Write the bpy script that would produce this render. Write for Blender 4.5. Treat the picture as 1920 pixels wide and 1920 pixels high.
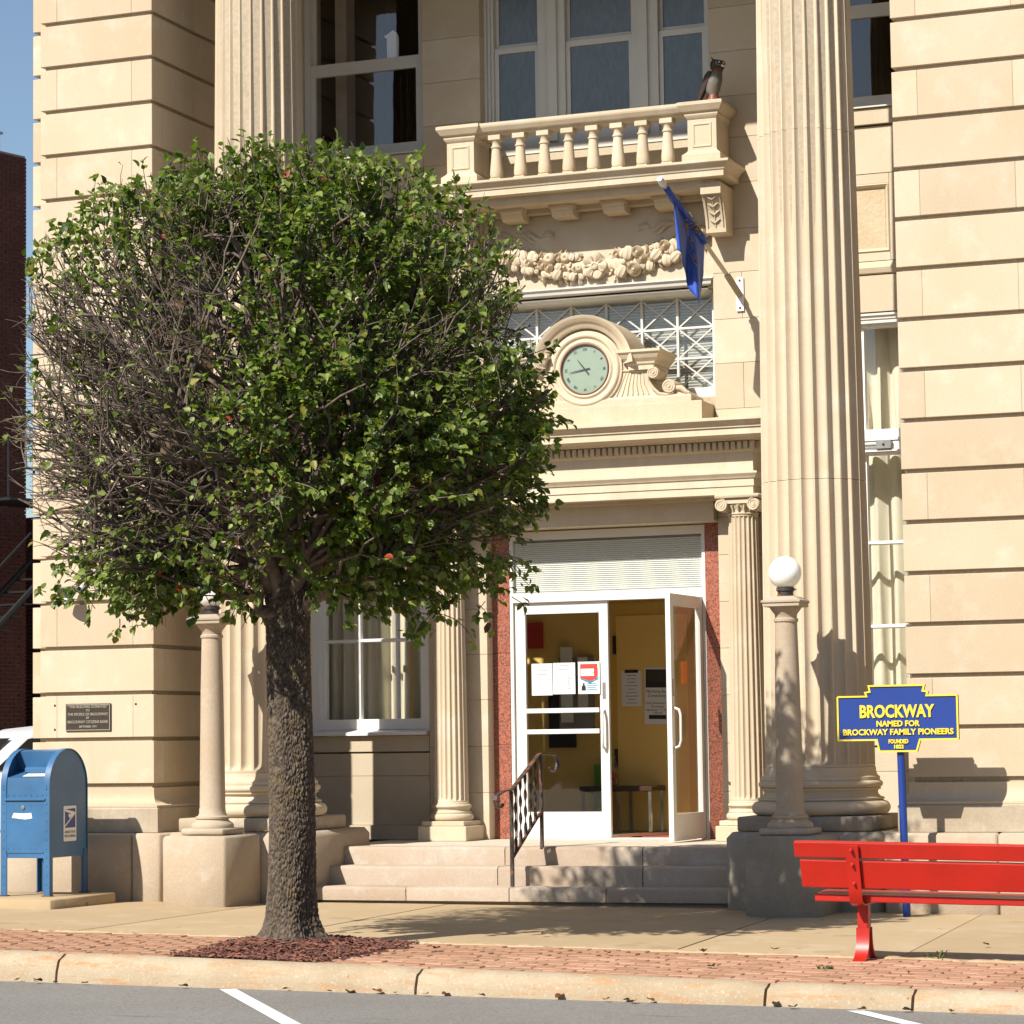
import bpy, bmesh, math, random
import numpy as np
from mathutils import Vector, Matrix
random.seed(7); rng = np.random.default_rng(7)
for o in list(bpy.data.objects): bpy.data.objects.remove(o)
scene = bpy.context.scene
COL = scene.collection
PI = math.pi
R = math.radians

# ---------------------------------------------------------------- camera, sky, sun, exposure
YAW, PITCH, ROLL = 0.373394, 0.081919, -0.013733
cam = bpy.data.cameras.new('camera'); cam.lens = 97.367; cam.sensor_width = 36; cam.clip_end = 3000; cam.clip_start = 0.1
camo = bpy.data.objects.new('camera', cam); COL.objects.link(camo)
_d = Vector((-math.sin(YAW)*math.cos(PITCH), math.cos(YAW)*math.cos(PITCH), math.sin(PITCH)))
_r = Vector((math.cos(YAW), math.sin(YAW), 0)); _u = _r.cross(_d)
_r2 = _r*math.cos(ROLL)+_u*math.sin(ROLL); _u2 = -_r*math.sin(ROLL)+_u*math.cos(ROLL)
camo.matrix_world = Matrix(((_r2.x, _u2.x, -_d.x, 8.49045), (_r2.y, _u2.y, -_d.y, -21.57569), (_r2.z, _u2.z, -_d.z, 1.38907), (0, 0, 0, 1)))
scene.camera = camo
SUN_AZ, SUN_EL = R(20.3), R(41.8)          # azimuth of the light measured from the facade normal, elevation
LDIR = Vector((math.sin(SUN_AZ)*math.cos(SUN_EL), math.cos(SUN_AZ)*math.cos(SUN_EL), -math.sin(SUN_EL)))
world = bpy.data.worlds.new('World'); scene.world = world; world.use_nodes = True
wn = world.node_tree; bg = wn.nodes['Background']
sky = wn.nodes.new('ShaderNodeTexSky'); sky.sky_type = 'NISHITA'; sky.sun_disc = False
sky.sun_elevation = SUN_EL; sky.sun_rotation = math.atan2(-LDIR.x, -LDIR.y)
sky.air_density = 1.0; sky.dust_density = 0.6; sky.ozone_density = 1.4
wn.links.new(sky.outputs[0], bg.inputs[0]); bg.inputs[1].default_value = 0.080
sun = bpy.data.lights.new('sun', 'SUN'); sun.energy = 5.0; sun.angle = R(0.5); sun.color = (1.0, 0.945, 0.86)
suno = bpy.data.objects.new('sun', sun); COL.objects.link(suno); suno.location = (-12, -20, 30)
suno.rotation_euler = LDIR.to_track_quat('-Z', 'Y').to_euler()
vs = scene.view_settings; vs.view_transform = 'Standard'; vs.look = 'None'; vs.gamma = 1; vs.use_curve_mapping = False
vs.exposure = 0.62
scene.cycles.max_bounces = 6; scene.cycles.diffuse_bounces = 4; scene.cycles.glossy_bounces = 3; scene.cycles.transparent_max_bounces = 12

# ---------------------------------------------------------------- materials
def new_mat(name):
    m = bpy.data.materials.new(name); m.use_nodes = True
    nt = m.node_tree; b = nt.nodes['Principled BSDF']
    return m, nt, b
def N(nt, t, **kw):
    n = nt.nodes.new(t)
    for k, v in kw.items():
        if k.startswith('i_'):
            key = k[2:]
            n.inputs[int(key) if key.isdigit() else key].default_value = v
        else: setattr(n, k, v)
    return n
def L(nt, a, b): nt.links.new(a, b)
def mixc(nt, fac, a, b, mode='MIX'):
    n = nt.nodes.new('ShaderNodeMix'); n.data_type = 'RGBA'; n.blend_type = mode
    for sock, v in ((n.inputs[0], fac), (n.inputs[6], a), (n.inputs[7], b)):
        if hasattr(v, 'is_linked') or hasattr(v, 'links'): L(nt, v, sock)
        elif isinstance(v, (int, float)): sock.default_value = v
        else: sock.default_value = (*v[:3], 1)
    return n.outputs[2]
def ramp(nt, src, p0, p1, c0=(0, 0, 0), c1=(1, 1, 1)):
    n = nt.nodes.new('ShaderNodeValToRGB'); e = n.color_ramp.elements
    e[0].position = p0; e[1].position = p1; e[0].color = (*c0, 1); e[1].color = (*c1, 1)
    L(nt, src, n.inputs[0]); return n.outputs[0]
def noise(nt, vec, scale, detail=5, rough=.55):
    n = N(nt, 'ShaderNodeTexNoise'); n.inputs['Scale'].default_value = scale; n.inputs['Detail'].default_value = detail
    n.inputs['Roughness'].default_value = rough; L(nt, vec, n.inputs['Vector']); return n.outputs[0]
def posn(nt, scale=(1, 1, 1)):
    g = N(nt, 'ShaderNodeNewGeometry'); m = N(nt, 'ShaderNodeMapping'); m.inputs['Scale'].default_value = scale
    L(nt, g.outputs['Position'], m.inputs['Vector']); return m.outputs[0]
def bump(nt, b, h, strength=.3, dist=.01):
    n = N(nt, 'ShaderNodeBump'); n.inputs['Strength'].default_value = strength; n.inputs['Distance'].default_value = dist
    L(nt, h, n.inputs['Height']); L(nt, n.outputs[0], b.inputs['Normal'])
def stone(name, base, warm, pale, stain=(.16, .12, .08), stain_amt=.25, bump_s=.25, fine=60, rough=.85, rnd=.13, streak=.0, big=1.1):
    m, nt, b = new_mat(name)
    p = posn(nt); pv = posn(nt, (1.0, 1.0, .18))
    c = mixc(nt, ramp(nt, noise(nt, p, big, 4), .35, .7), base, warm)
    c = mixc(nt, ramp(nt, noise(nt, p, big*2.7, 6, .65), .52, .75), c, pale)
    oi = N(nt, 'ShaderNodeObjectInfo')
    mul = mixc(nt, 1.0, c, ramp(nt, oi.outputs['Random'], 0, 1, (1-rnd, 1-rnd*1.1, 1-rnd*1.25), (1, 1, 1)), 'MULTIPLY')
    f = ramp(nt, noise(nt, p, fine, 3, .7), .3, .75, (.88, .87, .86), (1.0, 1.0, 1.0))
    c = mixc(nt, 1.0, mul, f, 'MULTIPLY')
    if streak > 0:
        s = ramp(nt, noise(nt, posn(nt, (9, 9, .5)), 1.0, 4), .5, .8)
        sm = N(nt, 'ShaderNodeMath', operation='MULTIPLY'); sm.inputs[1].default_value = streak; L(nt, s, sm.inputs[0])
        c = mixc(nt, sm.outputs[0], c, stain)
    st = ramp(nt, noise(nt, pv, 2.3, 7, .68), .58, .82)
    sm = N(nt, 'ShaderNodeMath', operation='MULTIPLY'); sm.inputs[1].default_value = stain_amt; L(nt, st, sm.inputs[0])
    c = mixc(nt, sm.outputs[0], c, stain)
    L(nt, c, b.inputs['Base Color']); b.inputs['Roughness'].default_value = rough
    b.inputs['Specular IOR Level'].default_value = .25
    bump(nt, b, noise(nt, p, fine*1.3, 6, .7), bump_s, .008)
    return m
def plain(name, c, rough=.5, metal=0, var=.12, scale=14, bump_s=.0, spec=.5, c2=None):
    m, nt, b = new_mat(name); p = posn(nt)
    n = ramp(nt, noise(nt, p, scale, 6, .65), .3, .75)
    dark = tuple(x*(1-var) for x in c) if c2 is None else c2
    L(nt, mixc(nt, n, dark, c), b.inputs['Base Color'])
    rr = N(nt, 'ShaderNodeMapRange'); rr.inputs[3].default_value = max(.02, rough-.08); rr.inputs[4].default_value = min(1, rough+.12)
    L(nt, noise(nt, p, scale*.7, 5), rr.inputs[0]); L(nt, rr.outputs[0], b.inputs['Roughness'])
    b.inputs['Metallic'].default_value = metal; b.inputs['Specular IOR Level'].default_value = spec
    if bump_s: bump(nt, b, noise(nt, p, scale*3, 5, .65), bump_s, .004)
    return m
def worn(name, c, under, amt=.62, rough=.42, scale=26, var=.15, metal=0):
    m, nt, b = new_mat(name); p = posn(nt)
    n1 = ramp(nt, noise(nt, p, 3.0, 5), .3, .75)
    col = mixc(nt, n1, tuple(x*(1-var) for x in c), c)
    chips = ramp(nt, noise(nt, p, scale, 8, .75), amt, amt+.05)
    col = mixc(nt, chips, col, under)
    L(nt, col, b.inputs['Base Color']); b.inputs['Roughness'].default_value = rough; b.inputs['Metallic'].default_value = metal
    bump(nt, b, noise(nt, p, scale*2, 5, .6), .12, .003)
    return m
def glass(name, tint=(1, 1, 1), refl=1.0):
    m = bpy.data.materials.new(name); m.use_nodes = True; nt = m.node_tree
    nt.nodes.remove(nt.nodes['Principled BSDF']); out = nt.nodes['Material Output']
    t = N(nt, 'ShaderNodeBsdfTransparent'); t.inputs[0].default_value = (*tint, 1)
    g = N(nt, 'ShaderNodeBsdfGlossy'); g.inputs['Roughness'].default_value = .015
    bp = N(nt, 'ShaderNodeBump'); bp.inputs['Strength'].default_value = .05; bp.inputs['Distance'].default_value = .02
    L(nt, noise(nt, posn(nt), 2.2, 2), bp.inputs['Height']); L(nt, bp.outputs[0], g.inputs['Normal'])
    lw = N(nt, 'ShaderNodeLayerWeight'); lw.inputs[0].default_value = .5
    pw = N(nt, 'ShaderNodeMath', operation='POWER'); pw.inputs[1].default_value = 5.0; L(nt, lw.outputs['Facing'], pw.inputs[0])   # Schlick, the same from both sides of the pane
    k = N(nt, 'ShaderNodeMath', operation='MULTIPLY_ADD'); k.inputs[1].default_value = .90*refl; k.inputs[2].default_value = .055*refl; L(nt, pw.outputs[0], k.inputs[0])
    mx = N(nt, 'ShaderNodeMixShader'); L(nt, k.outputs[0], mx.inputs[0]); L(nt, t.outputs[0], mx.inputs[1]); L(nt, g.outputs[0], mx.inputs[2])
    L(nt, mx.outputs[0], out.inputs['Surface']); return m

M = {}
M['lime'] = stone('limestone_ashlar', (.60, .500, .365), (.56, .45, .31), (.65, .57, .445), stain=(.44, .30, .175), stain_amt=.40, fine=70, rnd=.15, streak=.06)
M['limecol'] = stone('limestone_column', (.60, .505, .375), (.57, .465, .325), (.65, .575, .46), stain=(.36, .28, .18), stain_amt=.25, fine=80, streak=.08, bump_s=.35)
M['limetrim'] = stone('limestone_trim', (.62, .53, .395), (.585, .485, .34), (.67, .60, .48), stain=(.30, .22, .12), stain_amt=.35, fine=80, streak=.22)
M['limewall'] = stone('limestone_wall', (.59, .51, .385), (.55, .455, .325), (.63, .565, .45), stain=(.36, .29, .20), stain_amt=.22, fine=70, streak=.08)
M['limedirty'] = stone('limestone_weathered', (.44, .375, .285), (.39, .32, .23), (.50, .44, .35), stain=(.11, .095, .075), stain_amt=.7, fine=45, bump_s=.5, big=1.8)
M['sand'] = stone('sandstone_base', (.47, .39, .295), (.44, .345, .245), (.52, .45, .36), stain=(.26, .19, .12), stain_amt=.5, fine=45, bump_s=.45, big=1.7)
M['sandstep'] = stone('sandstone_step', (.46, .385, .305), (.43, .335, .25), (.50, .44, .37), stain=(.24, .175, .12), stain_amt=.45, fine=45, bump_s=.45, big=1.9)
M['landing'] = stone('landing_stone', (.62, .56, .47), (.58, .50, .40), (.68, .63, .55), stain=(.35, .28, .2), stain_amt=.35, fine=60)
M['limegrime'] = stone('sooty_limestone', (.37, .32, .255), (.31, .265, .20), (.43, .385, .32), stain=(.07, .06, .05), stain_amt=.75, fine=40, bump_s=.5, big=2.0)
M['rough'] = stone('tooled_limestone', (.60, .50, .345), (.56, .44, .29), (.64, .55, .41), stain_amt=.2, fine=26, bump_s=1.0)
M['joint'] = plain('mortar_joint', (.46, .38, .27), .95, var=.3, scale=30)
M['white'] = worn('white_window_paint', (.80, .80, .77), (.38, .33, .27), .70, .45, 22, .06)
M['lattice'] = worn('lattice_paint', (.60, .59, .55), (.33, .29, .23), .64, .5, 24, .1)
M['greypaint'] = worn('grey_white_window_paint', (.60, .585, .53), (.30, .25, .19), .68, .5, 20, .1)
M['alu'] = worn('brushed_aluminium', (.70, .685, .64), (.42, .39, .34), .70, .42, 16, .1)
M['glass'] = glass('window_glass')
M['glassdoor'] = glass('door_glass', (.98, .985, .97), .75)
M['granite'] = None
def granite():
    m, nt, b = new_mat('red_granite'); p = posn(nt)
    v = N(nt, 'ShaderNodeTexVoronoi'); v.inputs['Scale'].default_value = 95; L(nt, p, v.inputs['Vector'])
    c = mixc(nt, ramp(nt, v.outputs['Color'], .2, .8), (.10, .045, .035), (.40, .115, .065))
    c = mixc(nt, ramp(nt, noise(nt, p, 160, 3), .56, .66), c, (.46, .24, .17))
    L(nt, c, b.inputs['Base Color']); b.inputs['Roughness'].default_value = .32; return m
M['granite'] = granite()
M['frost'] = None
def frosted():
    m, nt, b = new_mat('frosted_glass'); p = posn(nt)
    c = mixc(nt, ramp(nt, noise(nt, posn(nt, (3, 3, 1.0)), 9, 8, .7), .35, .7), (.075, .098, .108), (.115, .145, .155))
    L(nt, c, b.inputs['Base Color']); b.inputs['Roughness'].default_value = .15
    bump(nt, b, noise(nt, p, 120, 3), .25, .004); return m
M['frost'] = frosted()
M['curtain'] = plain('cream_curtain', (.66, .62, .48), .9, var=.10, scale=5)
M['blind'] = plain('grey_green_blind', (.40, .40, .34), .8, var=.2, scale=7)
M['dark'] = plain('dim_room', (.05, .045, .04), .9, var=.3)
M['ochre'] = plain('ochre_wall_paint', (.86, .58, .16), .6, var=.05, scale=3)
M['ochretrim'] = plain('ochre_gloss_trim', (.70, .44, .09), .35, var=.06)
M['mint'] = plain('clock_dial_enamel', (.27, .345, .255), .35, var=.12, scale=8)
M['ink'] = plain('black_paint', (.015, .015, .015), .5, var=.2)
M['bezel'] = plain('clock_bezel', (.22, .10, .07), .4, var=.3)
M['globe'] = None
m, nt, b = new_mat('opal_glass'); b.inputs['Base Color'].default_value = (.86, .85, .80, 1); b.inputs['Roughness'].default_value = .12
b.inputs['Subsurface Weight'].default_value = .25; b.inputs['Subsurface Radius'].default_value = (.1, .1, .08); b.inputs['Coat Weight'].default_value = .4; M['globe'] = m
M['iron'] = worn('rusty_wrought_iron', (.045, .035, .032), (.17, .062, .03), .52, .5, 14, .3)
M['steel'] = plain('galvanised_steel', (.36, .36, .35), .4, .7, .3, 30)
M['red'] = worn('red_bench_paint', (.44, .013, .005), (.58, .22, .16), .655, .42, 30, .25)
M['navy'] = worn('blue_sign_enamel', (.014, .045, .24), (.30, .33, .38), .78, .38, 20, .12)
M['yellow'] = worn('yellow_sign_enamel', (.80, .60, .045), (.30, .22, .05), .74, .4, 26, .1)
M['mailblue'] = worn('blue_mailbox_paint', (.045, .145, .300), (.26, .34, .42), .68, .38, 13, .3)
M['paper'] = plain('white_paper', (.80, .80, .77), .8, var=.04)
M['bronze'] = plain('dark_bronze', (.075, .060, .045), .42, .5, .35, 40)
M['bronzeletter'] = plain('polished_bronze_letters', (.42, .37, .28), .4, .4, .2, 60)
M['concrete'] = stone('sidewalk_concrete', (.46, .35, .215), (.42, .31, .18), (.50, .40, .27), stain=(.27, .19, .12), stain_amt=.35, fine=110, bump_s=.3, rnd=.10, big=.8)
def spots(m, scale, thr, col, amt):
    nt = m.node_tree; b = nt.nodes['Principled BSDF']; src = b.inputs['Base Color'].links[0].from_socket
    v = N(nt, 'ShaderNodeTexVoronoi'); v.inputs['Scale'].default_value = scale; L(nt, posn(nt), v.inputs['Vector'])
    f_ = ramp(nt, v.outputs['Distance'], thr, thr+.03, (amt,)*3, (0, 0, 0)); L(nt, mixc(nt, f_, src, col), b.inputs['Base Color'])
spots(M['concrete'], 3.1, .055, (.12, .10, .08), .6); spots(M['concrete'], 1.3, .11, (.22, .17, .11), .35)
M['kerb'] = None
def kerbmat():
    m, nt, b = new_mat('kerb_stone'); p = posn(nt)
    c = mixc(nt, ramp(nt, noise(nt, p, 2.2, 6, .6), .35, .7), (.41, .335, .23), (.33, .25, .155))
    c = mixc(nt, ramp(nt, noise(nt, posn(nt, (1, 1, 7)), 2.6, 8, .75), .50, .66), c, (.40, .215, .095))
    c = mixc(nt, ramp(nt, noise(nt, p, 50, 4, .7), .55, .75), c, (.50, .44, .35))
    c = mixc(nt, ramp(nt, noise(nt, p, 34, 5, .7), .62, .72), c, (.20, .15, .10))
    L(nt, c, b.inputs['Base Color']); b.inputs['Roughness'].default_value = .9
    bump(nt, b, noise(nt, p, 60, 6, .75), .6, .01); return m
M['kerb'] = kerbmat()
M['paver'] = stone('brick_paver', (.50, .295, .195), (.45, .245, .155), (.55, .36, .255), stain=(.32, .20, .13), stain_amt=.35, fine=140, bump_s=.3, rnd=.30, big=3)
M['sandjoint'] = plain('sand_joint', (.24, .15, .095), .95, var=.3, scale=40)
M['asphalt'] = None
def asphalt():
    m, nt, b = new_mat('asphalt'); p = posn(nt)
    v = N(nt, 'ShaderNodeTexVoronoi'); v.inputs['Scale'].default_value = 90; L(nt, p, v.inputs['Vector'])
    c = mixc(nt, ramp(nt, v.outputs['Color'], .1, .9), (.145, .137, .125), (.26, .247, .225))
    c = mixc(nt, ramp(nt, noise(nt, p, 230, 2), .60, .70), c, (.34, .32, .29))
    c = mixc(nt, ramp(nt, noise(nt, posn(nt, (.7, 3.2, 1)), 1.1, 5, .6), .62, .78), c, (.085, .075, .065))
    c = mixc(nt, 1.0, c, ramp(nt, noise(nt, p, .5, 4), .3, .7, (.88, .87, .86), (1.05, 1.05, 1.05)), 'MULTIPLY')
    L(nt, c, b.inputs['Base Color']); b.inputs['Roughness'].default_value = .85
    bump(nt, b, noise(nt, p, 150, 4, .7), .6, .008); return m
M['asphalt'] = asphalt()
M['roadpaint'] = worn('white_road_paint', (.74, .74, .71), (.26, .25, .23), .66, .7, 26, .1)
M['mulch'] = plain('red_mulch', (.13, .045, .03), .9, var=.6, scale=40)
M['darkbrick'] = stone('dark_red_brick', (.115, .038, .028), (.085, .028, .022), (.15, .055, .04), stain=(.03, .018, .015), stain_amt=.5, fine=20, rnd=.35)
M['mortar'] = plain('grey_mortar', (.30, .25, .22), .95, var=.3, scale=10)
M['slate'] = plain('blue_grey_cladding', (.09, .12, .17), .5, var=.15)
M['black'] = plain('black_iron_paint', (.012, .012, .012), .5, var=.2)
M['carwhite'] = plain('white_car_paint', (.78, .79, .80), .18, var=.02)
M['carglass'] = plain('tinted_car_glass', (.008, .009, .010), .06, var=.1)
M['rubber'] = plain('black_rubber', (.018, .018, .018), .8, var=.2)
M['bark'] = None
def barkmat():
    m, nt, b = new_mat('furrowed_bark'); p = posn(nt)
    a = N(nt, 'ShaderNodeAttribute'); a.attribute_name = 'ridge'
    c = mixc(nt, a.outputs['Fac'], (.022, .016, .011), (.135, .098, .066))
    c = mixc(nt, ramp(nt, noise(nt, p, 26, 6, .7), .50, .75), c, (.16, .13, .095))
    lich = ramp(nt, noise(nt, posn(nt, (1, 1, .7)), 6.5, 7, .7), .55, .70)
    c = mixc(nt, mixc(nt, 1.0, lich, a.outputs['Fac'], 'MULTIPLY'), c, (.17, .115, .025))
    L(nt, c, b.inputs['Base Color']); b.inputs['Roughness'].default_value = .9
    bump(nt, b, noise(nt, p, 70, 6, .75), .6, .01); return m
M['bark'] = barkmat()
M['twig'] = plain('grey_brown_twig', (.215, .165, .125), .8, scale=16, c2=(.060, .042, .030))
def leafmat():
    m, nt, b = new_mat('pear_leaf')
    a = N(nt, 'ShaderNodeAttribute'); a.attribute_name = 'tint'
    c = mixc(nt, 1.0, a.outputs['Color'], ramp(nt, noise(nt, posn(nt), 60, 3), .3, .7, (.85, .85, .85), (1.05, 1.05, 1.05)), 'MULTIPLY')
    L(nt, c, b.inputs['Base Color']); b.inputs['Roughness'].default_value = .46; b.inputs['Specular IOR Level'].default_value = .38
    t = N(nt, 'ShaderNodeBsdfTranslucent')
    L(nt, mixc(nt, 1.0, c, (.95, 1.25, .35), 'MULTIPLY'), t.inputs[0])
    mx = N(nt, 'ShaderNodeMixShader'); mx.inputs[0].default_value = .34
    out = nt.nodes['Material Output']; L(nt, b.outputs[0], mx.inputs[1]); L(nt, t.outputs[0], mx.inputs[2]); L(nt, mx.outputs[0], out.inputs['Surface'])
    return m
M['leaf'] = leafmat()
M['flag'] = plain('royal_blue_nylon', (.018, .075, .42), .5, var=.15, scale=20)
M['gold'] = plain('gold_embroidery', (.50, .30, .05), .6, var=.5, scale=60)
M['ply'] = plain('pole_varnish', (.62, .56, .42), .4, var=.1)
M['owlbrown'] = plain('brown_owl_paint', (.050, .030, .022), .5, var=.5, scale=50)
M['owlgrey'] = plain('grey_owl_breast', (.20, .18, .145), .6, var=.5, scale=60)
M['owlred'] = plain('rust_owl_paint', (.17, .045, .02), .5, var=.3)
M['slatm'] = plain('pale_shutter_slat', (.72, .73, .70), .45, var=.05)
M['matred'] = plain('red_door_mat', (.30, .09, .04), .9, var=.35, scale=25)
M['tile'] = plain('polished_floor', (.46, .38, .26), .25, var=.2)
M['wood'] = plain('dark_table_top', (.07, .035, .022), .35, var=.3)
M['chrome'] = plain('chrome_leg', (.55, .55, .55), .2, .9, .1)
M['orange'] = plain('orange_paper', (.75, .20, .03), .8, var=.06)
M['green'] = plain('green_folder', (.16, .42, .03), .6, var=.1)
M['grey'] = plain('grey_plastic', (.30, .30, .29), .5, var=.15)
M['redp'] = plain('red_print', (.55, .04, .03), .6, var=.1)
M['teal'] = plain('teal_print', (.03, .22, .30), .6, var=.1)
M['weed'] = plain('weed_green', (.09, .13, .03), .7, var=.4, scale=30)
M['earth'] = plain('far_ground', (.20, .18, .14), .95, var=.3, scale=.5)

# ---------------------------------------------------------------- mesh helpers
class MB:
    def __init__(s): s.v = []; s.f = []
    def add(s, vs, fs):
        o = len(s.v); s.v += [tuple(map(float, p)) for p in vs]; s.f += [tuple(i+o for i in f) for f in fs]; return s
    def box(s, x0, x1, y0, y1, z0, z1, c=0.0):
        x0, x1 = min(x0, x1), max(x0, x1); y0, y1 = min(y0, y1), max(y0, y1); z0, z1 = min(z0, z1), max(z0, z1)
        if c <= 0:
            v = [(x, y, z) for z in (z0, z1) for y in (y0, y1) for x in (x0, x1)]
            return s.add(v, [(0, 2, 3, 1), (4, 5, 7, 6), (0, 1, 5, 4), (2, 6, 7, 3), (0, 4, 6, 2), (1, 3, 7, 5)])
        c = min(c, .45*min(x1-x0, y1-y0, z1-z0))
        xs, ys, zs = (x0, x1), (y0, y1), (z0, z1); v = []; idx = {}
        for i in (0, 1):
            for j in (0, 1):
                for k in (0, 1):
                    sx, sy, sz = (1 if i == 0 else -1), (1 if j == 0 else -1), (1 if k == 0 else -1)
                    for a in range(3):
                        q = [xs[i]+(c*sx if a != 0 else 0), ys[j]+(c*sy if a != 1 else 0), zs[k]+(c*sz if a != 2 else 0)]
                        idx[(i, j, k, a)] = len(v); v.append(q)
        f = []
        for a in range(3):
            b1, b2 = [(1, 2), (2, 0), (0, 1)][a]
            for e in (0, 1):
                key = lambda p, q: tuple([e if t == a else (p if t == b1 else q) for t in range(3)]+[a])
                lo = [idx[key(0, 0)], idx[key(1, 0)], idx[key(1, 1)], idx[key(0, 1)]]
                f.append(lo if e == 1 else lo[::-1])
            for p in (0, 1):
                for q in (0, 1):
                    k0 = [0, 0, 0]; k1 = [0, 0, 0]; k0[b1] = k1[b1] = p; k0[b2] = k1[b2] = q; k0[a] = 0; k1[a] = 1
                    fa = [idx[(*k0, b1)], idx[(*k1, b1)], idx[(*k1, b2)], idx[(*k0, b2)]]
                    f.append(fa if (p == q) else fa[::-1])
        for i in (0, 1):
            for j in (0, 1):
                for k in (0, 1):
                    t = [idx[(i, j, k, a)] for a in range(3)]
                    f.append(t if (i+j+k) % 2 == 1 else t[::-1])
        return s.add(v, f)
    def loft(s, rings, closed=True, cap0=False, cap1=False):
        o = len(s.v); n = len(rings[0])
        for r in rings: s.v += [tuple(map(float, p)) for p in r]
        for i in range(len(rings)-1):
            for j in range(n if closed else n-1):
                k = (j+1) % n
                s.f.append((o+i*n+j, o+i*n+k, o+(i+1)*n+k, o+(i+1)*n+j))
        if cap0: s.f.append(tuple(o+j for j in range(n))[::-1])
        if cap1: s.f.append(tuple(o+(len(rings)-1)*n+j for j in range(n)))
        return s
    def lathe(s, cx, cy, prof, n=32, cap=True, cz=0):
        rings = [[(cx+r*math.cos(2*PI*j/n), cy+r*math.sin(2*PI*j/n), cz+z) for j in range(n)] for r, z in prof]
        return s.loft(rings, True, cap, cap)
    def lathe_y(s, cx, cz, prof, n=32, a0=0, a1=2*PI, cap0=False, cap1=False):   # prof (r, y) revolved about a Y axis
        full = abs(a1-a0-2*PI) < 1e-6; m = n if full else n+1
        rings = [[(cx+r*math.cos(a0+(a1-a0)*j/n), y, cz+r*math.sin(a0+(a1-a0)*j/n)) for j in range(m)] for r, y in prof]
        return s.loft(rings, full, cap0, cap1)
    def tube(s, pts, rad, n=8, cap=True):
        pts = [Vector(p) for p in pts]; rings = []; up = None
        if not isinstance(rad, (list, tuple)): rad = [rad]*len(pts)
        for i, p in enumerate(pts):
            t = (pts[min(i+1, len(pts)-1)]-pts[max(i-1, 0)]).normalized()
            if up is None: up = t.orthogonal().normalized()
            up = (up-t*up.dot(t)).normalized(); w = t.cross(up)
            rings.append([p+(up*math.cos(2*PI*j/n)+w*math.sin(2*PI*j/n))*rad[i] for j in range(n)])
        return s.loft(rings, True, cap, cap)
    def prism_y(s, poly, y0, y1):       # polygon in (x,z), extruded along y; y0 faces the street
        n = len(poly); v = [(x, y0, z) for x, z in poly]+[(x, y1, z) for x, z in poly]
        return s.add(v, [tuple(range(n)), tuple(range(2*n-1, n-1, -1))]+[(j, j+n, (j+1) % n+n, (j+1) % n) for j in range(n)])
    def prism_x(s, poly, x0, x1):       # polygon in (y,z)
        n = len(poly); v = [(x0, y, z) for y, z in poly]+[(x1, y, z) for y, z in poly]
        return s.add(v, [tuple(range(n)), tuple(range(2*n-1, n-1, -1))]+[(j, j+n, (j+1) % n+n, (j+1) % n) for j in range(n)])
    def prism_z(s, poly, z0, z1):
        n = len(poly); v = [(x, y, z0) for x, y in poly]+[(x, y, z1) for x, y in poly]
        return s.add(v, [tuple(range(n-1, -1, -1)), tuple(range(n, 2*n))]+[(j, (j+1) % n, (j+1) % n+n, j+n) for j in range(n)])
    def ring(s, xa, xb, yf, yb, prof):  # moulding profile (projection, z) carried round left end, front and right end
        rings = [[(xa-p, yb, z), (xa-p, yf-p, z), (xb+p, yf-p, z), (xb+p, yb, z)] for p, z in prof]
        return s.loft(rings, True, True, True)
    def frame(s, x0, x1, z0, z1, w, y0, y1, wt=None, wb=None):
        wt = wt or w; wb = wb or w
        s.box(x0, x0+w, y0, y1, z0, z1); s.box(x1-w, x1, y0, y1, z0, z1)
        s.box(x0+w, x1-w, y0+.001, y1, z0, z0+wb); s.box(x0+w, x1-w, y0+.001, y1, z1-wt, z1); return s
    def mesh(s, name, fix=True):
        me = bpy.data.meshes.new(name); me.from_pydata(s.v, [], s.f); me.update()
        if fix:
            b = bmesh.new(); b.from_mesh(me); bmesh.ops.recalc_face_normals(b, faces=b.faces); b.to_mesh(me); b.free()
        return me
    def build(s, name, mat, parent=None, smooth=None, fix=True):
        return link(name, s.mesh(name, fix), mat, parent, smooth)
def link(name, me, mat, parent=None, smooth=None):
    if mat is not None and not me.materials: me.materials.append(mat)
    if smooth is not None:
        me.polygons.foreach_set('use_smooth', [True]*len(me.polygons))
        if smooth < 179: me.set_sharp_from_angle(angle=R(smooth))
    o = bpy.data.objects.new(name, me); COL.objects.link(o)
    if parent is not None: o.parent = parent
    return o
def tag(o, label=None, cat=None, group=None, kind=None):
    if label: o['label'] = label
    if cat: o['category'] = cat
    if group: o['group'] = group
    if kind: o['kind'] = kind
    return o
def thing(name, loc, label, cat, group=None, rz=0):
    o = bpy.data.objects.new(name, None); COL.objects.link(o); o.location = loc; o.rotation_euler = (0, 0, rz)
    o.empty_display_size = .2
    return tag(o, label, cat, group)
def dup(o, parent=None, loc=None):
    c = o.copy(); COL.objects.link(c)
    if parent is not None: c.parent = parent
    if loc is not None: c.location = loc
    for ch in o.children: dup(ch, c)
    return c
def box(name, mat, parent, x0, x1, y0, y1, z0, z1, c=0.0):
    return MB().box(x0, x1, y0, y1, z0, z1, c).build(name, mat, parent)
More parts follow.
